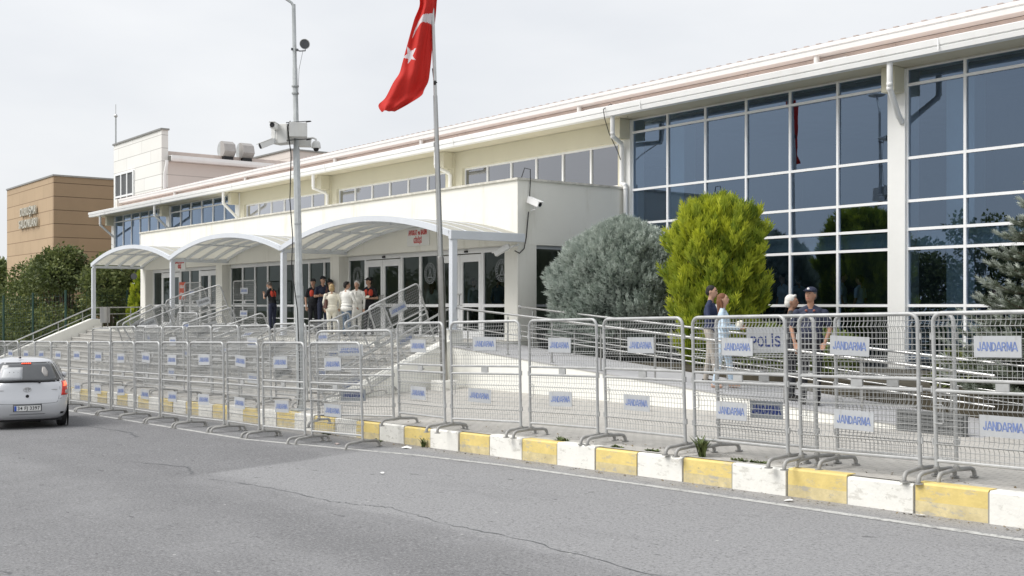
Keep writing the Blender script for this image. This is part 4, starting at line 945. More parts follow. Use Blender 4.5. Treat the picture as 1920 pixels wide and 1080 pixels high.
t = thing('horn_speaker', 'round black speaker hanging at the left rear end of the canopy', 'speaker', (-49.4, 17.4, 1.3)); m = MB(); m.lathe([(.03, -.1), (.06, -.03), (.14, .05), (.14, .08)], (0, 0, 0), 18, axis=(.8, -.6, 0)); m.build('horn', 'dark_grey', t, smooth=True)
m = MB(); m.tube([(0, 0, 0), (.0, .05, .25), (.1, .1, .32)], .02, 6); m.build('bracket', 'black', t)
# litter bin on the landing
t = thing('litter_bin', 'small round steel litter bin hung in a frame at the left end of the landing', 'bin', (-46.0, 15.0, -.9))
m = MB(); m.lathe([(.17, .2), (.19, .22), (.2, .82), (.21, .84), (.18, .84), (.17, .3)], (0, 0, 0), 20); m.build('bucket', 'steel', t, smooth=True)
m = MB()
for s in (-1, 1): m.tube([(s*.33, 0, 0), (s*.33, 0, .86)], .02, 6); m.tube([(s*.33, 0, .6), (s*.2, 0, .6)], .012, 6); m.box((s*.33-.12, -.12, 0), (s*.33+.12, .12, .015))
m.build('stand', 'steel_dark', t)
# green mesh fence left of the steps
ft = thing('wire_fence', 'dark green wire fence on tall posts running behind the trees at the left', 'fence', (-54, 15, -3.1))
def fpost(x, y):
    m = MB(); m.tube([(x, y, zg(x, y)-.1), (x, y, zg(x, y)+3.3)], .05, 8); T_(ft, m, 'fence_post', 'green_metal')
FPX = [(-51.5, 17.8), (-51.3, 15.0), (-53.5, 14.2), (-56.2, 13.6), (-59, 13.2), (-62, 13.0), (-66, 13)]
for p in FPX: fpost(*p)
m = MB()
for i in range(len(FPX)-1):
    (xa, ya), (xb, yb) = FPX[i], FPX[i+1]; L = math.hypot(xb-xa, yb-ya); n = int(L/.22)
    for k in range(n):
        t_ = k/n; x, y = xa+(xb-xa)*t_, ya+(yb-ya)*t_; m.tube([(x, y, zg(x, y)+.05), (x, y, zg(x, y)+3.2)], .006, 3, cap=False)
    for k in range(15): m.tube([(xa, ya, zg(xa, ya)+.1+.21*k), (xb, yb, zg(xb, yb)+.1+.21*k)], .006, 3, cap=False)
T_(ft, m, 'fence_mesh', 'green_metal', recalc=False)

# ---------------------------------------------------------------- people
def round_cone(mb, a, c, ra, rb, m=0, n=12):
    a = Vector(a); c = Vector(c); ax = c-a; L = ax.length
    if L < 1e-5: mb.ball(a, ra, n, m); return
    ax /= L; prof = []
    for k in range(5): t = R(-90+90*k/4); prof.append((max(ra*math.cos(t), 1e-4), ra*math.sin(t)))
    for k in range(5): t = R(90*k/4); prof.append((max(rb*math.cos(t), 1e-4), L+rb*math.sin(t)))
    mb.lathe(prof, a, n, m, axis=ax)
def remeshed(name, prims, mats, voxel, parent):
    """one continuous skin round a set of tapered limbs and ellipsoids; every face takes the material of the nearest one"""
    mb = MB()
    for p in prims:
        if p[0] == 'c': round_cone(mb, *p[1:5])
        else:
            k = len(mb.v); mb.ball((0, 0, 0), p[2], 16); 
            if p[3] is not None:
                for i in range(k, len(mb.v)): mb.v[i] = tuple(p[3] @ Vector(mb.v[i]))
            for i in range(k, len(mb.v)): mb.v[i] = tuple(Vector(mb.v[i])+Vector(p[1]))
    o = mb.build(name, mats, None); md = o.modifiers.new('r', 'REMESH'); md.mode = 'VOXEL'; md.voxel_size = voxel; md.use_smooth_shade = True
    sm = o.modifiers.new('s', 'SMOOTH'); sm.factor = .5; sm.iterations = 2
    dg = bpy.context.evaluated_depsgraph_get(); me = bpy.data.meshes.new_from_object(o.evaluated_get(dg)); old = o.data
    o.modifiers.clear(); o.data = me; bpy.data.meshes.remove(old); me.name = name
    if len(me.materials) == 0:
        for k in mats: me.materials.append(MT[k])
    F = np.empty(len(me.polygons)*3, np.float32); me.polygons.foreach_get('center', F); F = F.reshape(-1, 3)
    best = np.full(len(F), 1e9); idx = np.zeros(len(F), np.int32)
    for p in prims:
        if p[0] == 'c':
            a, c = np.array(p[1]), np.array(p[2]); ab = c-a; t = np.clip(((F-a)@ab)/max(ab@ab, 1e-9), 0, 1); d = np.linalg.norm(F-a-t[:, None]*ab, axis=1)-(p[3]+(p[4]-p[3])*t); mi = p[5]
        else:
            q = F-np.array(p[1]); 
            if p[3] is not None: q = q@np.array(p[3].to_3x3())
            r = np.array(p[2]); k0 = np.linalg.norm(q/r, axis=1); k1 = np.linalg.norm(q/(r*r), axis=1); d = k0*(k0-1)/np.maximum(k1, 1e-6); mi = p[4]
        w = d < best; best[w] = d[w]; idx[w] = mi
    me.polygons.foreach_set('material_index', idx); me.polygons.foreach_set('use_smooth', [True]*len(me.polygons)); me.update()
    if parent is not None: o.parent = parent
    return o
def person(label, x, y, z, yaw, H=1.75, skin='skin', top='white_cloth', bottom='denim', shoe='shoe', sleeves='long', hair=('short', 'hair_black'), cap=None, jacket=None, vest=None,
           bulk=1., lean=0., head=(0, 0), L=(-.24, -.02, 1.13, -.25, .06, .88), Rr=(.24, -.02, 1.13, .25, .06, .88), stride=0., voxel=.0115, skirt=0, longcoat=False, group=None, hem=True, loose=False, badges=False):
    t = thing('person', label, 'person', (x, y, z), yaw, group); s = H/1.75
    mats = [skin, top, bottom, shoe, jacket or top, vest.strip('-') if vest else top, 'lips', 'eye', 'white_cloth']
    P = []
    def c(a, b, ra, rb, m): P.append(['c', a, b, ra, rb, m])
    def e(p, r, m, rot=None): P.append(['e', p, r, rot, m])
    J = 4 if jacket else 1; hb = bulk
    # legs
    for sx in (-1, 1):
        dy = stride*sx; hip = (sx*.088, 0, .90); kn = (sx*.095, dy*.55+.015, .49); an = (sx*.1, dy-.01*abs(dy), .085)
        c(hip, kn, .088*hb, .062, 2); c(kn, an, .062, .047, 2)
        c((sx*.1, dy-.03, .045), (sx*.115, dy+.12, .035), .043, .034, 3); e((sx*.107, dy+.05, .03), (.042, .12, .03), 3)
    e((0, -.005, .95), (.158*hb, .115*hb, .12), 2 if not longcoat else J)
    # torso
    e((0, .0, 1.10), (.148*hb, .108*hb, .17), J); e((0, .0, 1.27), (.172*max(1, hb*.97), .115*hb, .17), J); c((-.115, -.005, 1.395), (.115, -.005, 1.395), .058, .058, J); e((0, .0, 1.19), (.155*hb, .108*hb, .16), J)
    if hem: e((0, -.002, 1.0), (.165*hb, .125*hb, .08), J)
    if longcoat: c((0, 0, .95), (0, 0, .74), .17, .18, J)
    if bulk > 1.05: e((0, .05*bulk, 1.10), (.14*hb, .11*hb, .14), J)
    if jacket: e((0, .098*hb, 1.33), (.030, .03, .10), 8 if top == 'white_cloth' else 1)
    if vest:
        sg = -1 if vest[0] == '-' else 1
        for q in ((-.062, 0), (.062, 0)): e((q[0]*hb, sg*.052*hb, 1.285), (.075*hb, .085*hb, .115), 5)
    for sx in (-1, 1): c((sx*.03, -.01, 1.455), (sx*.13, -.008, 1.405), .045, .05, J)
    if loose: e((0, 0, .90), (.175*hb, .135*hb, .13), J)
    if badges:
        for sx in (-1, 1): e((sx*.058, .085*hb, 1.41), (.022, .022, .014), 6); e((sx*.238*hb*.95, .0, 1.29), (.02, .03, .034), 8)
    # neck, head
    c((0, -.015, 1.42), (0, .008, 1.55), .054, .05, 0); hx, hy = 0, .0
    hd = []
    hc = Vector((0, .018, 1.635)); hd.append(['e', tuple(hc), (.073, .092, .105), None, 0]); hd.append(['e', (0, .035, 1.585), (.058, .07, .066), None, 0])
    hd.append(['c', (0, .10, 1.64), (0, .116, 1.614), .010, .014, 0])
    hd.append(['c', (-.018, .102, 1.582), (.018, .102, 1.582), .0085, .0085, 6])
    for sx in (-1, 1):
        hd.append(['e', (sx*.029, .098, 1.648), (.009, .007, .005), None, 7]); hd.append(['c', (sx*.018, .104, 1.665), (sx*.042, .096, 1.664), 0.006, .005, 7 if hair[1] in ('hair_black', 'hair_brown') else 0])
        hd.append(['e', (sx*.074, .008, 1.63), (.012, .02, .031), None, 0])
    # arms with hands
    for sx, A in ((-1, L), (1, Rr)):
        sh = Vector((sx*.178*max(1, hb*.95), -.008, 1.372)); el = Vector(A[:3]); wr = Vector(A[3:6])
        c(tuple(sh), tuple(el), .056*max(1, hb*.9), .043, J)
        fm = J if (sleeves == 'long' or jacket) else 0
        c(tuple(el), tuple(wr), .041 if fm else .037, .031 if fm else .025, fm)
        if sleeves == 'short' and not jacket: P.pop(-2); c(tuple(sh), tuple(sh.lerp(el, .72)), .06, .052, J); c(tuple(sh.lerp(el, .6)), tuple(el), .042, .038, 0)
        d = (wr-el).normalized(); side = Vector((1, 0, 0)) if abs(d.x) < .8 else Vector((0, 0, 1)); nrm = d.cross(side).normalized(); side = nrm.cross(d).normalized()
        pc = wr+d*.055; rot = Matrix((side, nrm, d)).transposed()
        e(tuple(pc), (.036, .017, .052), 0, rot)
        for k in range(4):
            o_ = side*(-.027+.018*k); ln_ = (.07, .078, .074, .06)[k]; a = wr+d*.095+o_; q = a+d*ln_*.55+nrm*(-.01 if A[5] < 1 else -.02)*1; r_ = q+d*ln_*.4+nrm*-.02
            c(tuple(a), tuple(q), .0095, .009, 0); c(tuple(q), tuple(r_), .009, .008, 0)
        th = wr+d*.035-side*sx*.03; c(tuple(th), tuple(th+d*.04-side*sx*.02-nrm*.01), .012, .010, 0); c(tuple(th+d*.04-side*sx*.02-nrm*.01), tuple(th+d*.065-side*sx*.018-nrm*.015), .010, .009, 0)
    # head turn and nod
    ya, pi = head; HM = Matrix.Rotation(ya, 4, 'Z') @ Matrix.Rotation(pi, 4, 'X'); piv = Vector((0, .0, 1.55))
    def hm(v): return HM @ (Vector(v)-piv)+piv
    def fix(pr):
        pr = list(pr); 
        if pr[0] == 'c': pr[1] = tuple(hm(pr[1])); pr[2] = tuple(hm(pr[2]))
        else: pr[1] = tuple(hm(pr[1])); pr[3] = (HM.to_3x3() @ pr[3]) if pr[3] is not None else HM.to_3x3()
        return pr
    P += [fix(q) for q in hd]
    hp = []
    if hair:
        st_, hm_ = hair
        if st_ == 'short': hp = [['e', (0, -.006, 1.668), (.081, .094, .088), None, 0], ['e', (0, -.035, 1.63), (.078, .07, .075), None, 0]]; 
        if st_ == 'long':
            hp = [['e', (0, -.008, 1.668), (.086, .098, .088), None, 0], ['e', (0, -.05, 1.61), (.085, .065, .1), None, 0], ['c', (-.05, -.055, 1.6), (-.06, -.06, 1.36), .045, .035, 0], ['c', (.04, -.065, 1.6), (.04, -.075, 1.33), .05, .035, 0], ['c', (0, -.07, 1.6), (0, -.09, 1.33), .05, .04, 0], ['c', (.072, -.01, 1.63), (.085, .0, 1.42), .026, .02, 0]]
        if st_ == 'bob':
            hp = [['e', (0, -.008, 1.668), (.094, .105, .094), None, 0], ['e', (0, -.04, 1.60), (.098, .08, .10), None, 0], ['e', (.06, -.0, 1.60), (.04, .06, .08), None, 0], ['e', (-.06, -.0, 1.60), (.04, .06, .08), None, 0]]
        if st_ == 'full': hp = [['e', (0, -.012, 1.672), (.088, .098, .092), None, 0], ['e', (0, -.045, 1.62), (.086, .07, .085), None, 0], ['c', (-.03, .06, 1.735), (.03, .065, 1.73), .025, .025, 0]]
        hp = [fix(q) for q in hp]
    cp = []
    if cap: cp = [fix(q) for q in [['e', (0, -.0, 1.705), (.088, .103, .062), None, 0], ['e', (0, .012, 1.70), (.089, .103, .035), None, 0], ['e', (0, .115, 1.69), (.07, .075, .012), None, 0]]]
    # upper body lean about the hips
    LM = Matrix.Rotation(-lean, 4, 'X'); pv = Vector((0, 0, .95))
    def tr(v):
        v = Vector(v)
        if lean and v.z > .93: v = LM @ (v-pv)+pv
        return tuple(v*s)
    def fin(pr):
        if pr[0] == 'c': return ['c', tr(pr[1]), tr(pr[2]), pr[3]*s, pr[4]*s, pr[5]]
        rot = pr[3]
        if lean and pr[1][2] > .93: rot = LM.to_3x3() @ (rot if rot is not None else Matrix.Identity(3))
        return ['e', tr(pr[1]), tuple(v*s for v in pr[2]), rot, pr[4]]
    remeshed('body', [fin(q) for q in P], mats, voxel, t)
    if hp: remeshed('hair', [fin(q) for q in hp], [hair[1]], voxel*.9, t)
    if cp:
        if badges: cp.append(fix(['e', (0, .098, 1.722), (.018, .012, .024), None, 1]))
        cpo = remeshed('cap', [fin(q) for q in cp], [cap, 'white_cloth'], voxel*.8, t)
    return t
if not globals().get('NOPEOPLE'):
    zr_ = lambda x: zramp(x)
    def stand(px, ytop, Y):      # where that column of the view meets the line Y, and the height that reaches ytop
        q = FW+RT*((px-960)/2090); k = Y/q.y; x = q.x*k; return x, Y, zr_(x), (573-ytop)/2090*k-zr_(x)
    pa_, pb_, pc_, pd_ = stand(1333, 534, 16.25), stand(1356, 548, 16.0), stand(1484, 549, 15.95), stand(1520, 536, 15.8)
    # the four at the right, on and before the ramp
    person('dark haired man in navy blazer and beige trousers before the golden bush', *pa_[:3], R(-62), pa_[3]*.995, jacket='navy_suit', bottom='beige_trousers', hair=('short', 'hair_black'), head=(R(-6), R(-3)), bulk=1.08, stride=.12, voxel=.01, L=(-.27, -.12, 1.15, -.24, .0, .9), Rr=(.27, .02, 1.14, .24, .16, .92))
    person('woman with long brown hair in a pale blue suit holding a folded bundle', *pb_[:3], R(-58), pb_[3]*.99, top='lightblue_cloth', bottom='lightblue_cloth', hair=('long', 'hair_brown'), head=(R(-8), R(8)), stride=-.14, voxel=.0095, L=(-.26, .06, 1.14, -.1, .27, 1.13), Rr=(.26, .06, 1.12, .12, .3, 1.1), shoe='skin')
    person('white haired man in a dark suit facing the capped officer', *pc_[:3], R(-55), pc_[3]*.98, jacket='suit_dark', bottom='suit_dark', hair=('full', 'hair_white'), skin='skin_tan', head=(R(-12), R(2)), bulk=1.08, voxel=.0095)
    o = person('stout officer in dark blue shirt and cap with white badge beside the white haired man', *pd_[:3], R(212), pd_[3]*.985, top='navy_cloth', bottom='black_cloth', cap='navy_cloth', badges=True, hair=('short', 'hair_grey'), skin='skin_tan', head=(R(-22), R(6)), bulk=1.2, sleeves='short', L=(-.28, .0, 1.13, -.22, .14, .94), Rr=(.28, .0, 1.13, .22, .14, .94), voxel=.0095)
    t = tag(MB().ball((0, 0, 0), (.07, .06, .085), 12).ball((.04, .02, .05), (.05, .05, .05), 10).build('bundle', 'ivory_cloth', smooth=True), 'small pale folded bundle in the hands of the long haired woman', 'bundle'); t.location = (pb_[0]+.27, pb_[1]+.12, pb_[2]+1.17)
    # group at the entrance
    def at(px, Y):
        q = FW+RT*((px-960)/2090); return q.x*Y/q.y, Y
    G = 'people gathered on the landing'
    x, y = at(511, 16.7); person('officer with red back panel bending his head beside the upright barrier', x, y, -.9, R(112), 1.74, top='black_cloth', bottom='navy_cloth', hair=('short', 'hair_grey'), lean=R(8), head=(0, R(-38)), sleeves='short', vest='-red_cloth', L=(-.25, .1, 1.17, -.07, .27, 1.32), Rr=(.25, .1, 1.17, .07, .27, 1.32), group=G, voxel=.013)
    x, y = at(587, 16.9); person('capped officer with red vest standing leftmost of the group by the lamp pole', x, y, -.9, R(262), 1.75, top='black_cloth', bottom='black_cloth', cap='black_cloth', vest='red_cloth', bulk=1.08, sleeves='short', head=(R(-35), 0), group=G, voxel=.013)
    x, y = at(605, 17.1); person('taller capped officer with folded arms between the other two officers', x, y, -.9, R(255), 1.83, top='navy_cloth', bottom='navy_cloth', cap='black_cloth', sleeves='short', vest=None, head=(R(10), R(-5)), L=(-.26, .08, 1.14, .06, .2, 1.16), Rr=(.26, .08, 1.14, -.06, .22, 1.18), group=G, voxel=.013)
    x, y = at(618, 17.5); person('officer half hidden behind the blonde woman, red on his chest', x, y, -.9, R(230), 1.74, top='black_cloth', bottom='black_cloth', cap='black_cloth', vest='red_cloth', bulk=1.08, sleeves='short', head=(R(40), R(-12)), group=G, voxel=.013)
    x, y = at(622, 16.0); person('blonde woman seen from behind in a cream top and cream trousers', x, y, -.9, R(56), 1.53, top='ivory_cloth', bottom='ivory_cloth', hair=('bob', 'hair_blonde'), bulk=1.22, loose=True, group=G, voxel=.012, shoe='white_cloth', L=(-.27, -.02, 1.13, -.25, .1, .93), Rr=(.28, .0, 1.13, .25, .12, .95))
    xb, yb = at(611, 15.85); b = MB(); b.box((-.09, -.05, -.14), (.09, .05, .12)); b.tube([(-.07, 0, .12), (-.03, .02, .36), (.0, .03, .5), (.04, .02, .36), (.07, 0, .12)], .009, 6)
    hbag = tag(b.build('handbag', 'bag_brown', bevel=.02), 'dark brown handbag on the left shoulder of the blonde woman', 'handbag'); hbag.location = (xb, yb, .06)
    x, y = at(650, 16.3); person('dark haired person in a loose white shirt and jeans turning to the white haired man', x, y, -.9, R(20), 1.60, top='white_cloth', bottom='denim', hair=('full', 'hair_brown' if 0 else 'hair_black'), bulk=1.28, loose=True, head=(R(-45), 0), group=G, voxel=.012, L=(-.28, .0, 1.12, -.27, .12, .92), Rr=(.3, .05, 1.13, .24, .22, .95))
    x, y = at(669, 16.8); person('white haired man in a long white outfit facing the camera side', x, y, -.9, R(225), 1.63, jacket='white_cloth', top='white_cloth', bottom='white_cloth', hair=('full', 'hair_white'), longcoat=True, bulk=1.2, head=(R(0), 0), group=G, voxel=.012)
    x, y = at(692, 17.35); person('capped officer with red vest holding papers at the right doors', x, y, -.9, R(222), 1.74, top='black_cloth', bottom='black_cloth', cap='black_cloth', vest='red_cloth', bulk=1.08, sleeves='short', head=(R(-35), 0), L=(-.27, .04, 1.13, -.06, .24, 1.12), Rr=(.27, .04, 1.13, .08, .26, 1.1), group=G, voxel=.012)
    xb, yb = at(689, 17.02); b = MB(); b.box((-.06, -.008, -.04), (.06, .008, .04)); pa = tag(b.build('papers', 'ivory_cloth'), 'small pale slip of paper held by the officer at the right doors', 'paper'); pa.location = (xb, yb, .26); pa.rotation_euler = (R(-40), 0, R(30))
    # seen dimly through the glass
    G2 = 'people behind the glass'
    for (px, Y, H, yaw, tp, hr, lb) in ((1468, 22.6, 1.70, 160, 'shirt_dim', 'hair_black', 'person in a pale blue top behind the glass left of the white haired man'), (1497, 23.0, 1.66, 60, 'lightblue_cloth', 'hair_black', 'person in light clothes standing behind the glass above the white haired man'),
            (1612, 22.6, 1.62, 95, 'lightblue_cloth', 'hair_black', 'dark haired woman in pale jacket behind the glass left of the white column'), (1580, 23.4, 1.72, -60, 'shirt_dim', 'hair_black', 'person with raised arm behind the glass near the officer'), (1806, 22.7, 1.86, 20, 'lightblue_cloth', 'hair_grey', 'man in a light blue shirt behind the glass right of the white column')):
        r = FW+RT*((px-960)/2090); k = Y/r.y; person(lb, r.x*k, Y, -.9, R(yaw), H, top=tp, bottom='black_cloth', hair=('short', hr), sleeves='short', group=G2, voxel=.016)
    r = FW+RT*((812-960)/2090); k = 18.9/r.y; person('woman with long brown hair and white top standing inside behind the right doors', r.x*k, 18.9, -.9, R(20), 1.66, top='white_cloth', bottom='black_cloth', hair=('long', 'hair_brown'), group=G2, voxel=.015)
    r = FW+RT*((935-960)/2090); k = 18.9/r.y; person('man in a blue shirt inside behind the rightmost emblem pane', r.x*k, 18.9, -.9, R(10), 1.74, top='denim', bottom='black_cloth', hair=('short', 'hair_black'), group=G2, voxel=.016)
    r = FW+RT*((888-960)/2090); k = 19.2/r.y; person('person in a grey top inside behind the rightmost door', r.x*k, 19.2, -.9, R(-70), 1.70, top='shirt_dim', bottom='black_cloth', hair=('short', 'hair_black'), group=G2, voxel=.016)

# ---------------------------------------------------------------- plants
def rots(D, spin):
    """rotation matrices whose z column is D, spun about it"""
    n = len(D); ref = np.where(np.abs(D[:, 2:3]) < .9, np.array([[0, 0, 1.]]), np.array([[1., 0, 0]])); X = np.cross(ref, D); X /= np.linalg.norm(X, axis=1, keepdims=True); Y = np.cross(D, X)
    c, s = np.cos(spin)[:, None], np.sin(spin)[:, None]; X2 = X*c+Y*s; Y2 = -X*s+Y*c
    return np.stack([X2, Y2, D], axis=2)
def scatter(name, tv, tf, pos, D, scale, vary, m, parent=None):
    tv = np.array(tv, float); n = len(pos); M = rots(D, np.random.rand(n)*6.28); V = np.einsum('nij,kj->nki', M, tv)*scale[:, None, None]+pos[:, None, :]
    k = len(tv); V = V.reshape(-1, 3); L = len(tf[0]); F = (np.array(tf)[None]+(np.arange(n)*k)[:, None, None]).reshape(-1, L)
    me = bpy.data.meshes.new(name); me.vertices.add(len(V)); me.vertices.foreach_set('co', V.astype(np.float32).ravel())
    me.loops.add(F.size); me.loops.foreach_set('vertex_index', F.astype(np.int32).ravel()); me.polygons.add(len(F))
    me.polygons.foreach_set('loop_start', np.arange(0, F.size, L, dtype=np.int32)); me.polygons.foreach_set('loop_total', np.full(len(F), L, np.int32))
    me.update(calc_edges=True); a = me.attributes.new('vary', 'FLOAT', 'POINT'); vv = np.repeat(vary, k)+np.tile(np.clip(tv[:, 2], 0, 1)*.25, n); a.data.foreach_set('value', np.clip(vv, 0, 1).astype(np.float32))
    me.materials.append(MT[m]); o = bpy.data.objects.new(name, me); place(o)
    if parent: under(o, parent)
    return o
def spray(nb=5, w=.10, ang=38, seed=1):
    """flat feathery shoot: an axis blade with shorter side blades, in triangles"""
    v = []; f = []
    def blade(p, d, l, w, n):
        d = Vector(d).normalized(); s = d.cross(Vector(n)).normalized()*w*l; p = Vector(p); k = len(v)
        v.extend([tuple(p-s*.3), tuple(p+d*l*.45+s), tuple(p+d*l), tuple(p+d*l*.45-s)]); f.extend([(k, k+1, k+2), (k, k+2, k+3)])
    blade((0, 0, 0), (0, 0, 1), 1, w, (0, 1, 0)); blade((0, 0, .0), (0, 0, 1), .9, w, (1, 0, 0))
    rnd = random.Random(seed)
    for i in range(nb):
        z = .12+.62*i/nb; a = rnd.uniform(0, 6.28); t = R(ang); blade((0, 0, z), (math.sin(t)*math.cos(a), math.sin(t)*math.sin(a), math.cos(t)), .48*(1-.45*i/nb), w*1.5, (-math.sin(a), math.cos(a), .3))
        a += math.pi+rnd.uniform(-.6, .6); blade((0, 0, z+.05), (math.sin(t)*math.cos(a), math.sin(t)*math.sin(a), math.cos(t)), .45*(1-.45*i/nb), w*1.5, (-math.sin(a), math.cos(a), .3))
    return v, f
def conifer_bush(name, label, cat, c, prof, m, core, n, size, up, seed, lumps=.10, squash=1.0):
    """prof: list of (height, radius); shoots grow outwards and upwards from several depths"""
    rng = np.random.RandomState(seed); np.random.seed(seed); t = thing(name, label, cat, c); H = prof[-1][0]; hs = np.array([p[0] for p in prof]); rs = np.array([p[1] for p in prof])
    z = rng.rand(n*3)*H*1.0; keep = rng.rand(n*3) < (np.interp(z, hs, rs)/rs.max()+.12); z = z[keep][:n]; k = len(z); th = rng.rand(k)*2*np.pi
    lump = 1+lumps*np.sin(th*5+z*3.1)+lumps*.8*np.sin(th*9-z*5.3+1)+lumps*.6*np.sin(th*3+z*8)
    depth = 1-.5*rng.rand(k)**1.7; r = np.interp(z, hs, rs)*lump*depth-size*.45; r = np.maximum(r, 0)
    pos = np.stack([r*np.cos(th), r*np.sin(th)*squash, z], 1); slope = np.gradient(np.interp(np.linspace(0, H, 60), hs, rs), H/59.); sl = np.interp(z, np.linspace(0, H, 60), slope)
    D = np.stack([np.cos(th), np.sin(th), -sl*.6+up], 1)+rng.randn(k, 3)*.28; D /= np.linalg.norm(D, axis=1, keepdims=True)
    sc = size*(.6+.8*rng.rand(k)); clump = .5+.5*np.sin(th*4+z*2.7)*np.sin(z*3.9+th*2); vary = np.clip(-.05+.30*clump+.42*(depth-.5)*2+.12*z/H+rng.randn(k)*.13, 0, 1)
    tv, tf = spray(5, .075, 34, seed); C0 = np.array(c)
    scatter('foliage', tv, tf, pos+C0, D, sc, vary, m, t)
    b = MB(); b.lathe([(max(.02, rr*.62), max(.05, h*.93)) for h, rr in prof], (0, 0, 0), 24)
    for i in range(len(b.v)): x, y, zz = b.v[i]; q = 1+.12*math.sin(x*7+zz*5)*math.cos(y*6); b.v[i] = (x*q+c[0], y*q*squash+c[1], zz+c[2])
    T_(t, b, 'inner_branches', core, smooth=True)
    b = MB(); b.tube([(c[0], c[1], c[2]-.15), (c[0]+.03, c[1], c[2]+H*.4), (c[0], c[1], c[2]+H*.75)], [.09, .06, .03], 8)
    for i in range(7):
        a = i*.9; h = H*(.08+.09*i); rr = np.interp(h+.3, hs, rs)*.8; b.tube([(c[0], c[1], c[2]+h), (c[0]+rr*.5*math.cos(a), c[1]+rr*.5*math.sin(a), c[2]+h+.22), (c[0]+rr*math.cos(a), c[1]+rr*math.sin(a), c[2]+h+.5)], [.035, .025, .01], 6)
    T_(t, b, 'stem', 'bark', smooth=True); return t
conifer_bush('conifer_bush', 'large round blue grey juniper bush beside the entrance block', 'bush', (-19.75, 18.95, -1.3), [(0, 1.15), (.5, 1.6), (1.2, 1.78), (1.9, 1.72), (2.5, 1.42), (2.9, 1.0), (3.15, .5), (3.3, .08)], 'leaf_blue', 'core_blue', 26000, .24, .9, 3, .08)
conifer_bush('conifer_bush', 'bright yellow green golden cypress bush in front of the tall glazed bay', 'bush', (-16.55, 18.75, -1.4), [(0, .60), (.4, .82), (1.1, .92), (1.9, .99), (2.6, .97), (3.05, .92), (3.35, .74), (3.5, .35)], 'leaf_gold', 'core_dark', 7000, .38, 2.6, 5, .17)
conifer_bush('conifer_bush', 'small bright green conifer behind the left end of the landing', 'bush', (-50.1, 17.9, -2.4), [(0, .5), (.8, .65), (2.2, .55), (3.2, .35), (3.9, .08)], 'leaf_gold', 'core_dark', 1500, .3, 2.0, 8)
def leafball(rng, blobs, n):
    w = np.array([b[3]**2 for b in blobs]); w /= w.sum(); k = rng.choice(len(blobs), n, p=w); B_ = np.array(blobs)[k]
    d = rng.randn(n, 3); d /= np.linalg.norm(d, axis=1, keepdims=True); rr = B_[:, 3]*(1-.45*rng.rand(n)**2)*(1+.12*rng.randn(n))
    return B_[:, :3]+d*rr[:, None]*np.array([1, 1, .85]), d, k
LEAF = ([(0, 0, 0), (.28, .05, .45), (0, .0, 1), (-.28, .05, .45)], [(0, 1, 2), (0, 2, 3)])
def broad_tree(name, label, c, blobs, m, n, size, seed, trunk=.14, group=None, th=None):
    rng = np.random.RandomState(seed); t = thing(name, label, 'tree', c, 0, group); pos, d, k = leafball(rng, blobs, n)
    D = d*.6+rng.randn(n, 3)*.7; D /= np.linalg.norm(D, axis=1, keepdims=True); tone = rng.rand(len(blobs)); vary = np.clip(.15+.3*tone[k]+.3*np.sin(pos[:, 0]*2.1+pos[:, 2]*3)*.5+rng.randn(n)*.18, 0, 1)
    scatter('crown', LEAF[0], LEAF[1], pos, D, size*(.6+.8*rng.rand(n)), vary, m, t)
    b = MB(); cc = np.mean(np.array(blobs)[:, :3], axis=0); zt = c[2]+(min(q[2] for q in blobs)-c[2])*.7
    b.tube([(c[0], c[1], c[2]-.2), (c[0]+.06, c[1]+.03, (c[2]+zt)/2), (c[0], c[1], zt)], [trunk*1.3, trunk, trunk*.85], 8)
    for q in blobs:
        e = Vector(q[:3]); s0 = Vector((c[0], c[1], zt)); md = s0.lerp(e, .5)+Vector((0, 0, .2*q[3])); b.tube([s0, md, e, e+(e-md)*.1], [trunk*.5, trunk*.3, trunk*.15, trunk*.05], 6)
    T_(t, b, 'trunk', 'bark', smooth=True); return t
# trees at the left, between the steps and the brown hall
def clumpy(c, w, h, n, rng, rmin, rmax, zb=.3):
    out = []
    for i in range(n):
        a = rng.uniform(0, 6.28); q = math.sqrt(rng.random()); z = rng.uniform(zb, 1); f = math.sqrt(max(.08, 1-((z-.45)/.6)**2)); out.append((c[0]+w*q*f*math.cos(a), c[1]+w*.8*q*f*math.sin(a), c[2]+h*z, rng.uniform(rmin, rmax)))
    return out
rg = random.Random(4)
for (x, y, w, h, n, lf, lb) in ((-54.0, 18.0, 2.5, 4.7, 22, 15000, 'dark green leafy tree just behind the left end of the canopy'), (-58.0, 17.0, 2.7, 5.0, 26, 17000, 'tallest dark green leafy tree between the steps and the brown hall'),
                            (-62.5, 17.0, 2.8, 4.9, 24, 15000, 'leafy tree with ragged top in front of the lettered brown wall'), (-68.0, 16.6, 2.6, 3.6, 20, 9000, 'lower leafy tree at the left foot of the brown hall')):
    z = zg(x, y); broad_tree('leafy_tree', lb, (x, y, z), clumpy((x, y, z), w, h, n, rg, .55, 1.0, .12), 'leaf_dark', lf, .17, int(-x), .12, 'leafy trees left of the steps')
for i, (x, y, h, w) in enumerate(((-118, 22, 6.5, 5), (-130, 30, 9, 6), (-122, 40, 8, 6), (-150, 36, 10, 8))):
    z = zroad(x); broad_tree('leafy_tree', ['nearest', 'second', 'third', 'farthest'][i]+' of the far trees at the left edge beyond the brown hall', (x, y, z), clumpy((x, y, z), w, h, 14, rg, 1.5, 2.4, .2), 'leaf_dark', 5000, .6, 50+i, .3, 'far trees beyond the brown hall')
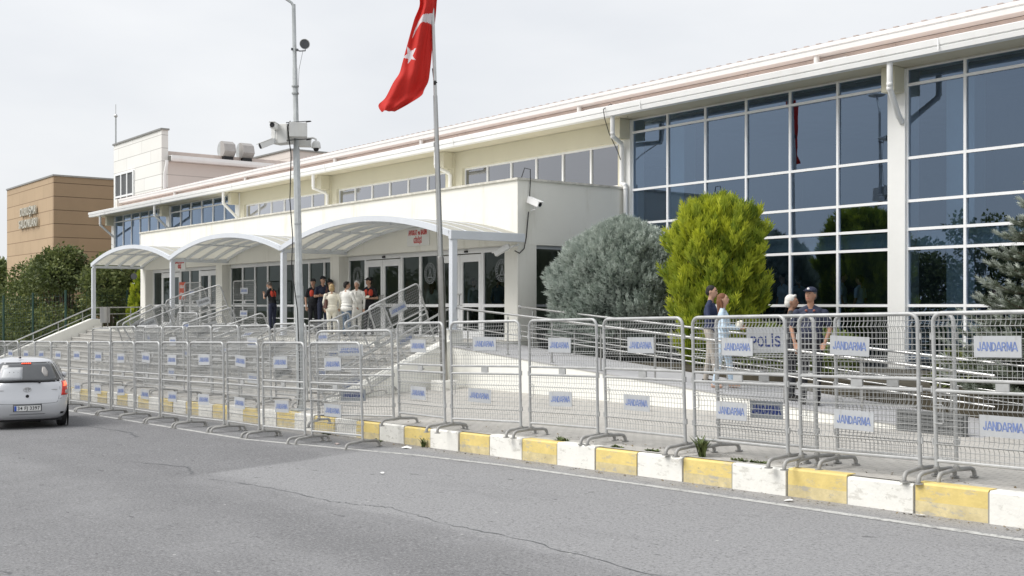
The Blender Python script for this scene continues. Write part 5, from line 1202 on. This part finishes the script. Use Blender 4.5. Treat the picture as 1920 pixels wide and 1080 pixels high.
# tree belt on the viewer's side of the road, seen mirrored in the glass
for i in range(13):
    x = -22-6.2*i+rg.uniform(-1, 1); y = -19+rg.uniform(-2, 2); h = (9.2, 8.0, 7.6, 6.4, 6.0, 5.4, 6.4, 6.2, 6.6, 6, 6.5, 6.2, 6.6)[i]; z = zroad(x)
    broad_tree('roadside_tree', 'roadside tree across the road, mirrored %s from the right in the tall glass' % ORD[i], (x, y, z), clumpy((x, y, z), 3.3, h, 20, rg, .9, 1.6, .12), 'leaf_dark', 9000, .26, 90+i, .2, 'trees across the road mirrored in the glass')
# blue spruce reaching in from the right
def spruce(c, H, Rb, seed, label):
    rng = np.random.RandomState(seed); rn = random.Random(seed); t = thing('blue_spruce', label, 'tree', c); b = MB(); pos = []; D = []; sc = []; vr = []
    b.tube([(c[0], c[1], c[2]-.1), (c[0], c[1], c[2]+H)], [.12, .015], 8); h = .25
    while h < H-.1:
        R1 = Rb*(1-h/H)**.85+.1; nb = 12; a0 = rn.uniform(0, 6)
        for k in range(nb):
            a = a0+k*6.28/nb+rn.uniform(-.2, .2); L = R1*rn.uniform(.8, 1.1); z0 = c[2]+h+rn.uniform(-.05, .05); P = []
            for q in range(5): s = q/4; P.append(Vector((c[0]+L*s*math.cos(a), c[1]+L*s*math.sin(a), z0-.10*L*math.sin(s*2.6)+.16*L*s*s)))
            b.tube(P, [.02, .016, .012, .008, .004], 5)
            for j in range(int(26*L)+6):
                s = (rn.random()**.7)*.98; i = min(int(s*4), 3); p = P[i].lerp(P[i+1], s*4-i); side = rn.choice((-1, 1)); d = Vector((math.cos(a+side*.75), math.sin(a+side*.75), .12)); l = (.26*L*(1-s)+.07)
                kk = max(2, int(l/.045))
                for m_ in range(kk):
                    pos.append(p+d*l*m_/kk); D.append(d+Vector((rn.gauss(0, .25), rn.gauss(0, .25), .25+rn.gauss(0, .2)))); sc.append(.085); vr.append(min(1, max(0, .15+.7*(s > .55)*m_/kk+rn.gauss(.1, .12))))
            for m_ in range(4): pos.append(P[-1]+(P[-1]-P[-2])*.1*m_); D.append((P[-1]-P[-2]).normalized()+Vector((0, 0, .2))); sc.append(.1); vr.append(.85)
        h += .27
    tv = []; tf = []
    for k in range(9):
        a = k*2.4; z = .12*k; r_ = .32; q = len(tv); tv += [(.02*math.cos(a+1.5), .02*math.sin(a+1.5), z*.6), (r_*math.cos(a), r_*math.sin(a), z*.6+.42), (-.02*math.cos(a+1.5)+.05*math.cos(a), -.02*math.sin(a+1.5)+.05*math.sin(a), z*.6-.03)]; tf.append((q, q+1, q+2))
        q = len(tv); tv += [(.03, 0, z*.5), (.05*math.cos(a), .05*math.sin(a), 1.0), (-.03, .02, z*.5)]; tf.append((q, q+1, q+2))
    Da = np.array([tuple(v) for v in D]); Da /= np.linalg.norm(Da, axis=1, keepdims=True)
    scatter('foliage', tv, tf, np.array([tuple(v) for v in pos]), Da, np.array(sc)*1.55, np.array(vr), 'leaf_spruce', t); T_(t, b, 'trunk', 'bark'); return t
spruce((-8.9, 18.0, -1.6), 3.6, 1.6, 11, 'blue grey spruce with pale tips reaching in at the right edge')
# low green shrubs behind the ramp
rng = np.random.RandomState(21)
for i, (x, y, w, h, m, lb) in enumerate(((-14.6, 18.0, .75, 1.0, 'leaf_hedge', 'low light green shrub behind the ramp between the couple and the capped officer'), (-13.2, 18.1, .7, .85, 'leaf_hedge', 'low light green shrub behind the white haired man'), (-10.6, 18.2, .5, .5, 'leaf_dark', 'small dark shrub behind the ramp near the spruce'))):
    z = -1.5; t = thing('low_shrub', lb, 'shrub', (x, y, z), 0, 'low shrubs behind the ramp'); n = 2600; bl = clumpy((x, y, z), w, h, 12, rg, .18, .32, .1); pos, d, k = leafball(rng, bl, n); D = d+rng.randn(n, 3)*.5; D /= np.linalg.norm(D, axis=1, keepdims=True)
    scatter('foliage', LEAF[0], LEAF[1], pos, D, .10*(.6+.8*rng.rand(n)), np.clip(.4+rng.randn(n)*.25, 0, 1), m, t)
    b = MB(); 
    for q in bl[:7]: b.tube([(x, y, z-.05), (x*.4+q[0]*.6, y*.4+q[1]*.6, z+(q[2]-z)*.5), q[:3]], [.012, .01, .005], 5)
    T_(t, b, 'stem', 'bark')
# weeds along the kerb
def weed(c, h, n, label, flat=False, name='weed'):
    b = MB()
    for i in range(n):
        a = random.uniform(0, 6.28); L = h*random.uniform(.5, 1); sp = random.uniform(.3, 1.3 if not flat else 3.0); w = .012+.01*random.random(); d = Vector((math.cos(a)*sp*.35, math.sin(a)*sp*.35, 1 if not flat else .35)).normalized(); s = Vector((-math.sin(a), math.cos(a), 0))*w
        o = Vector((random.uniform(-.04, .04)*(3 if flat else 1), random.uniform(-.03, .03), 0)); m = o+d*L*.55; e = o+d*L+Vector((math.cos(a), math.sin(a), -.4))*L*.25
        k = len(b.v); b.v += [tuple(o-s*.4), tuple(o+s*.4), tuple(m+s), tuple(m-s), tuple(e)]; b.f += [(k, k+1, k+2, k+3), (k+3, k+2, k+4)]; b.m += [0, 0]
    o = b.build(name, 'weed_green', recalc=False); o.location = c; return tag(o, label, 'weed', 'weeds by the kerb')
mat('weed_green', (.09, .12, .035), .8, 0, 9, .4)
weed((-9.78, 10.80, zg(-9.78, 10.8)), .34, 40, 'tallest weed growing on the kerb at the feet of the fifth barrier')
weed((-12.6, 10.82, zg(-12.6, 10.8)), .10, 60, 'low tuft of weed on the kerb below the third barrier', True)
weed((-15.9, 10.55, zroad(-15.9)), .22, 14, 'thin dry weed at the foot of the yellow kerb stone near the paper')
for i, x in enumerate((-11.4, -10.7, -9.2, -8.9)): weed((x, 10.82, zg(x, 10.8)), .05, 50, 'thin patch of moss and weed on the kerb edge, %s from the tallest weed' % ('left far', 'left near', 'right near', 'right far')[i], True)
weed((-17.3, 10.5, zroad(-17.3)), .08, 50, 'patch of weed in the gutter at the end of the road row', True)
weed((-19.2, 10.5, zroad(-19.2)), .10, 50, 'patch of weed in the gutter under the third road barrier', True)
# litter
def litter(c, s, label, m='paper'):
    b = MB(); n = 7; vs = [(s*math.cos(i*6.28/n)*random.uniform(.6, 1.1), s*.6*math.sin(i*6.28/n)*random.uniform(.6, 1.1), random.uniform(.004, .03)) for i in range(n)]+[(0, 0, s*.35)]
    b.add(vs, [(i, (i+1) % n, n) for i in range(n)]); o = b.build('litter', m, recalc=False); o.location = c; sm = o.modifiers.new('t', 'SOLIDIFY'); sm.thickness = .003; tag(o, label, 'litter', 'scraps of litter'); return o
litter((-15.95, 10.25, zroad(-16)), .14, 'crumpled white paper in the gutter by the end of the road row')
litter((-8.04, 10.30, zroad(-8)), .07, 'flat white scrap below the white kerb stone under the sixth barrier')
litter((-6.5, 10.50, zroad(-6.5)), .06, 'flat white scrap below the rightmost yellow kerb stone')
litter((-17.4, 9.72, zroad(-17.4)), .08, 'reddish scrap by the foot of the last road barrier', 'tile_pale')
litter((-13.4, 8.2, zroad(-13.4)), .05, 'small white scrap lying out on the lane')

# ---------------------------------------------------------------- silver hatchback
def hatchback(cx, cy, yaw):
    zb = zroad(cx); t = thing('hatchback_car', 'silver five door hatchback with lit brake lights driving away at the left edge', 'car', (cx, cy, zb), yaw)
    # local: rear face at x=0 looking +x, car extends to -x; y across; z up
    Z = [.20, .27, .36, .48, .60, .70, .80, .92, 1.0, 1.08, 1.2, 1.32, 1.40, 1.445, 1.48, 1.50]
    Wd = [.74, .80, .83, .842, .845, .845, .843, .832, .80, .755, .70, .645, .59, .52, .38, .15]
    Xr = [-.14, -.06, -.02, 0, -.01, -.045, -.075, -.10, -.125, -.165, -.24, -.34, -.42, -.52, -.75, -1.2]
    Xf = [-3.66, -3.72, -3.75, -3.76, -3.75, -3.70, -3.60, -3.35, -2.95, -2.75, -2.55, -2.36, -2.2, -2.05, -1.85, -1.5]
    def ip(A, z): return float(np.interp(z, Z, A))
    def surf(u, z, o=0.):      # u in [-1,1] across the rear; returns a point on the rear surface pushed out by o
        w = ip(Wd, z); xr, xf = ip(Xr, z), ip(Xf, z); mx_, hl = (xr+xf)/2, (xr-xf)/2; e = 8-4.6*min(1, max(0, (z-.72)/.3))
        y = u*w; x = mx_+hl*max(0., 1-abs(u)**e)**(1/e); n = Vector((1, .25*u*(1+2*abs(u)**6), .05)).normalized()
        if z > .98: n = Vector((.8, .2*u, .45)).normalized()
        return Vector((x, y, z))+n*o
    b = MB(); zz = []
    for i in range(len(Z)-1): zz += [Z[i], (Z[i]+Z[i+1])/2]
    zz.append(Z[-1]); n = 64
    for z in zz:
        w = ip(Wd, z); xr, xf = ip(Xr, z), ip(Xf, z); mx_, hl = (xr+xf)/2, (xr-xf)/2; e = 8-4.6*min(1, max(0, (z-.72)/.3))
        for k in range(n):
            a = 2*math.pi*k/n; ca, sa = math.cos(a), math.sin(a); b.v.append((mx_+hl*math.copysign(abs(ca)**(2/e), ca), w*math.copysign(abs(sa)**(2/e), sa), z))
    K = len(zz)
    for i in range(K-1):
        for k in range(n): b.f.append((i*n+k, i*n+(k+1) % n, (i+1)*n+(k+1) % n, (i+1)*n+k)); b.m.append(0)
    b.f.append(tuple(range(n-1, -1, -1))); b.m.append(0); b.f.append(tuple((K-1)*n+k for k in range(n))); b.m.append(0)
    body = b.build('body', 'car_silver', t, smooth=True)
    def patch(name, m, poly, o, par, nu=14, nz=8, th=None):
        # poly: function v -> (u0, u1), z from za to zb
        za, zb_, fu = poly; b = MB()
        for j in range(nz+1):
            z = za+(zb_-za)*j/nz; u0, u1 = fu(j/nz)
            for i in range(nu+1): b.v.append(tuple(surf(u0+(u1-u0)*i/nu, z, o)))
        for j in range(nz):
            for i in range(nu): k = j*(nu+1)+i; b.f.append((k, k+1, k+nu+2, k+nu+1)); b.m.append(0)
        q = b.build(name, m, par, smooth=True, recalc=False); sm = q.modifiers.new('s', 'SOLIDIFY'); sm.thickness = .008; sm.offset = -1; return q
    rw = patch('rear_window', 'black', (.985, 1.405, lambda v: (-.94+.03*v, .94-.03*v)), .006, t)
    gl = patch('window_glass', 'lens_dark', (1.01, 1.385, lambda v: (-.88+.04*v, .88-.04*v)), .012, rw)
    patch('headrest', 'louvre', (1.10, 1.30, lambda v: (.42+.1*abs(v-.5), .60-.1*abs(v-.5))), .015, gl, 4, 4)
    patch('cargo_shade', 'sign_plate', (1.04, 1.30, lambda v: (-.72, -.12)), .0145, gl, 6, 4)
    patch('brake_strip', 'lamp_red', (1.362, 1.388, lambda v: (-.17, .15)), .02, t, 8, 2)
    b = MB()
    for i in range(5): p = surf(-.14+.065*i, 1.375, .026); b.ball(tuple(p), .012, 8)
    b.build('brake_lamps', 'brake_lit', t)
    for s in (-1, 1):
        f = (lambda v, s=s: tuple(sorted((s*(.80+.04*v), s*(.995)))))
        tl = patch('tail_light', 'lamp_red', (.70, .985, lambda v, s=s: tuple(sorted((s*(.80+.07*v), s*.995)))), .012, t, 10, 8)
        patch('lit_lens', 'brake_lit', (.88, .965, lambda v, s=s: tuple(sorted((s*(.87+.04*v), s*.985)))), .017, tl, 6, 3)
        patch('clear_lens', 'louvre', (.73, .80, lambda v, s=s: tuple(sorted((s*.90, s*.985)))), .017, tl, 6, 3)
        patch('reflector_pocket', 'black', (.30, .345, lambda v, s=s: tuple(sorted((s*.80, s*.88)))), .008, t, 4, 2)
    # panel seams of the hatch and bumper
    def seam(pts, name='seam', r=.004, m='dark_grey'):
        b = MB(); b.tube([surf(u, z, .002) for u, z in pts], r, 5); return b.build(name, m, t)
    seam([(-.80, .97), (-.78, .86), (-.74, .66), (-.70, .56), (-.6, .545), (-.3, .535), (0, .53), (.3, .535), (.6, .545), (.70, .56), (.74, .66), (.78, .86), (.80, .97)], 'hatch_seam')
    seam([(-.99, .60), (-.92, .615), (-.80, .64), (-.75, .62)], 'bumper_seam'); seam([(.99, .60), (.92, .615), (.80, .64), (.75, .62)], 'bumper_seam')
    seam([(-.9, .33), (-.4, .315), (.4, .315), (.9, .33)], 'bumper_lip', .006)
    # recess and number plate
    patch('plate_recess', 'dark_grey', (.375, .535, lambda v: (-.335, .335)), .004, t, 8, 3)
    p0 = surf(0, .445, .03); b = MB(); b.box((-.006, -.26, -.056), (.006, .26, .056)); pl = b.build('number_plate', 'plate_white', t, bevel=.002); pl.location = p0
    b = MB(); b.box((.0065, -.258, -.052), (.009, -.215, .052)); b.build('country_band', 'plate_blue', pl)
    o = text_obj('lettering', '34 FJ 3397', .105, 'black', (.009, .022, 0), pl, .001, .0015, rot=R(90), width=.43)
    b = MB(); p = surf(0, .70, .01); b.lathe([(.035, 0), (.03, .014), (.0, .016)], p, 16, axis=(1, 0, 0)); b.build('hatch_button', 'black', t)
    b = MB(); p = surf(0, .835, .012)
    for (ry, rz, oz) in ((.075, .05, 0), (.028, .05, 0), (.05, .018, .016)): b.tube([(p.x, p.y+ry*math.cos(R(a)), p.z+oz+rz*math.sin(R(a))) for a in range(0, 360, 20)], .005, 5, closed=True)
    b.build('round_badge', 'steel', t)
    for u in (-.62, .64):
        b = MB(); p = surf(u, .825, .006); b.box((p.x-.002, p.y-.06, p.z-.008), (p.x+.004, p.y+.06, p.z+.008)); b.build('badge', 'steel', t)
    b = MB(); b.tube([surf(.30, .995, .03), surf(.1, 1.005, .035), surf(-.15, 1.01, .035), surf(-.45, 1.0, .03)], [.016, .02, .02, .006], 6); b.ball(tuple(surf(.30, .985, .02)), .03, 8); b.build('wiper', 'black', t, smooth=True)
    b = MB(); b.ball((-.62, -.12, 1.50), (.05, .03, .02), 8); b.tube([(-.62, -.12, 1.5), (-.74, -.12, 1.72)], [.008, .004], 6); b.build('antenna', 'black', t)
    b = MB(); b.box((-3.5, -.7, .15), (-.25, .7, .3)); b.tube([(-.5, .3, .17), (-.14, .3, .19)], .03, 10); b.tube([(-.8, -.2, .18), (-.35, .25, .18)], .07, 8); b.build('underbody', 'black', t)
    for xw in (-.62, -3.02):
        for s in (-1, 1):
            w = thing('w', None, None); bpy.data.objects.remove(w); b = MB(); yy = s*.712; prof = [(.18, -.085), (.26, -.09), (.285, -.07), (.29, 0), (.285, .07), (.26, .09), (.18, .085)]
            b.lathe(prof, (xw, yy, .29), 28, axis=(0, 1, 0)); wh = b.build('wheel', 'rubber', t, smooth=True)
            b = MB(); b.lathe([(.185, .06), (.18, .088), (.15, .07), (.05, .08), (.03, .095)], (xw, yy, .29), 20, axis=(0, s, 0)); b.build('rim', 'galv', wh, smooth=True)
            b = MB(); b.lathe([(.315, -.002), (.315, .002)], (xw, s*.843, .30), 28, axis=(0, 1, 0)); b.build('wheel_arch', 'black', t)
    for s in (-1, 1):
        b = MB()
        for (xa, xb, xc, xd) in ((-1.0, -1.75, -1.72, -1.15), (-1.82, -2.75, -2.25, -1.80)):
            b.add([(xa, s*.822, 1.0), (xb, s*.822, 1.0), (xc, s*.665, 1.37), (xd, s*.665, 1.37)], [(0, 1, 2, 3)])
        q = b.build('side_window', 'lens_dark', t, recalc=False)
        b = MB(); b.ball((-2.55, s*.88, 1.0), (.06, .1, .07), 10); b.build('wing_mirror', 'car_silver', t, smooth=True)
    for s in (-1, 1):
        for xx in (-1.78, -.98): 
            b = MB(); b.box((xx+.12, s*.838, .86), (xx+.28, s*.865, .885)); b.build('door_handle', 'car_silver', t, bevel=.005)
    return t
hatchback(-25.06, 6.54, R(-12))

# dry leaves and grit gathered along the kerb
rng = np.random.RandomState(77); n = 900; x = -5-rng.rand(n)**1.1*32; y = np.where(rng.rand(n) < .6, 10.56-np.abs(rng.randn(n))*.12, 10.95+np.abs(rng.randn(n))*.25); z = np.where(y < 10.6, zroad(0)+SL*x+.006, [zg(a, b)+.006 for a, b in zip(x, y)])
D = np.stack([rng.randn(n)*.3, rng.randn(n)*.3, np.ones(n)], 1); D /= np.linalg.norm(D, axis=1, keepdims=True)
leafmat('dry_leaf', (.10, .08, .05), (.20, .15, .08), (.32, .26, .16), trans=.0)
lt = scatter('leaf_litter', [(-.5, -.3, 0), (.5, -.25, .1), (.6, .3, 0), (-.4, .3, .15)], [(0, 1, 2), (0, 2, 3)], np.stack([x, y, z], 1), D, .012+.03*rng.rand(n)**2, rng.rand(n), 'dry_leaf')
tag(lt, 'brown dry leaf bits and grit gathered along the painted kerb', 'leaf litter', kind='stuff')
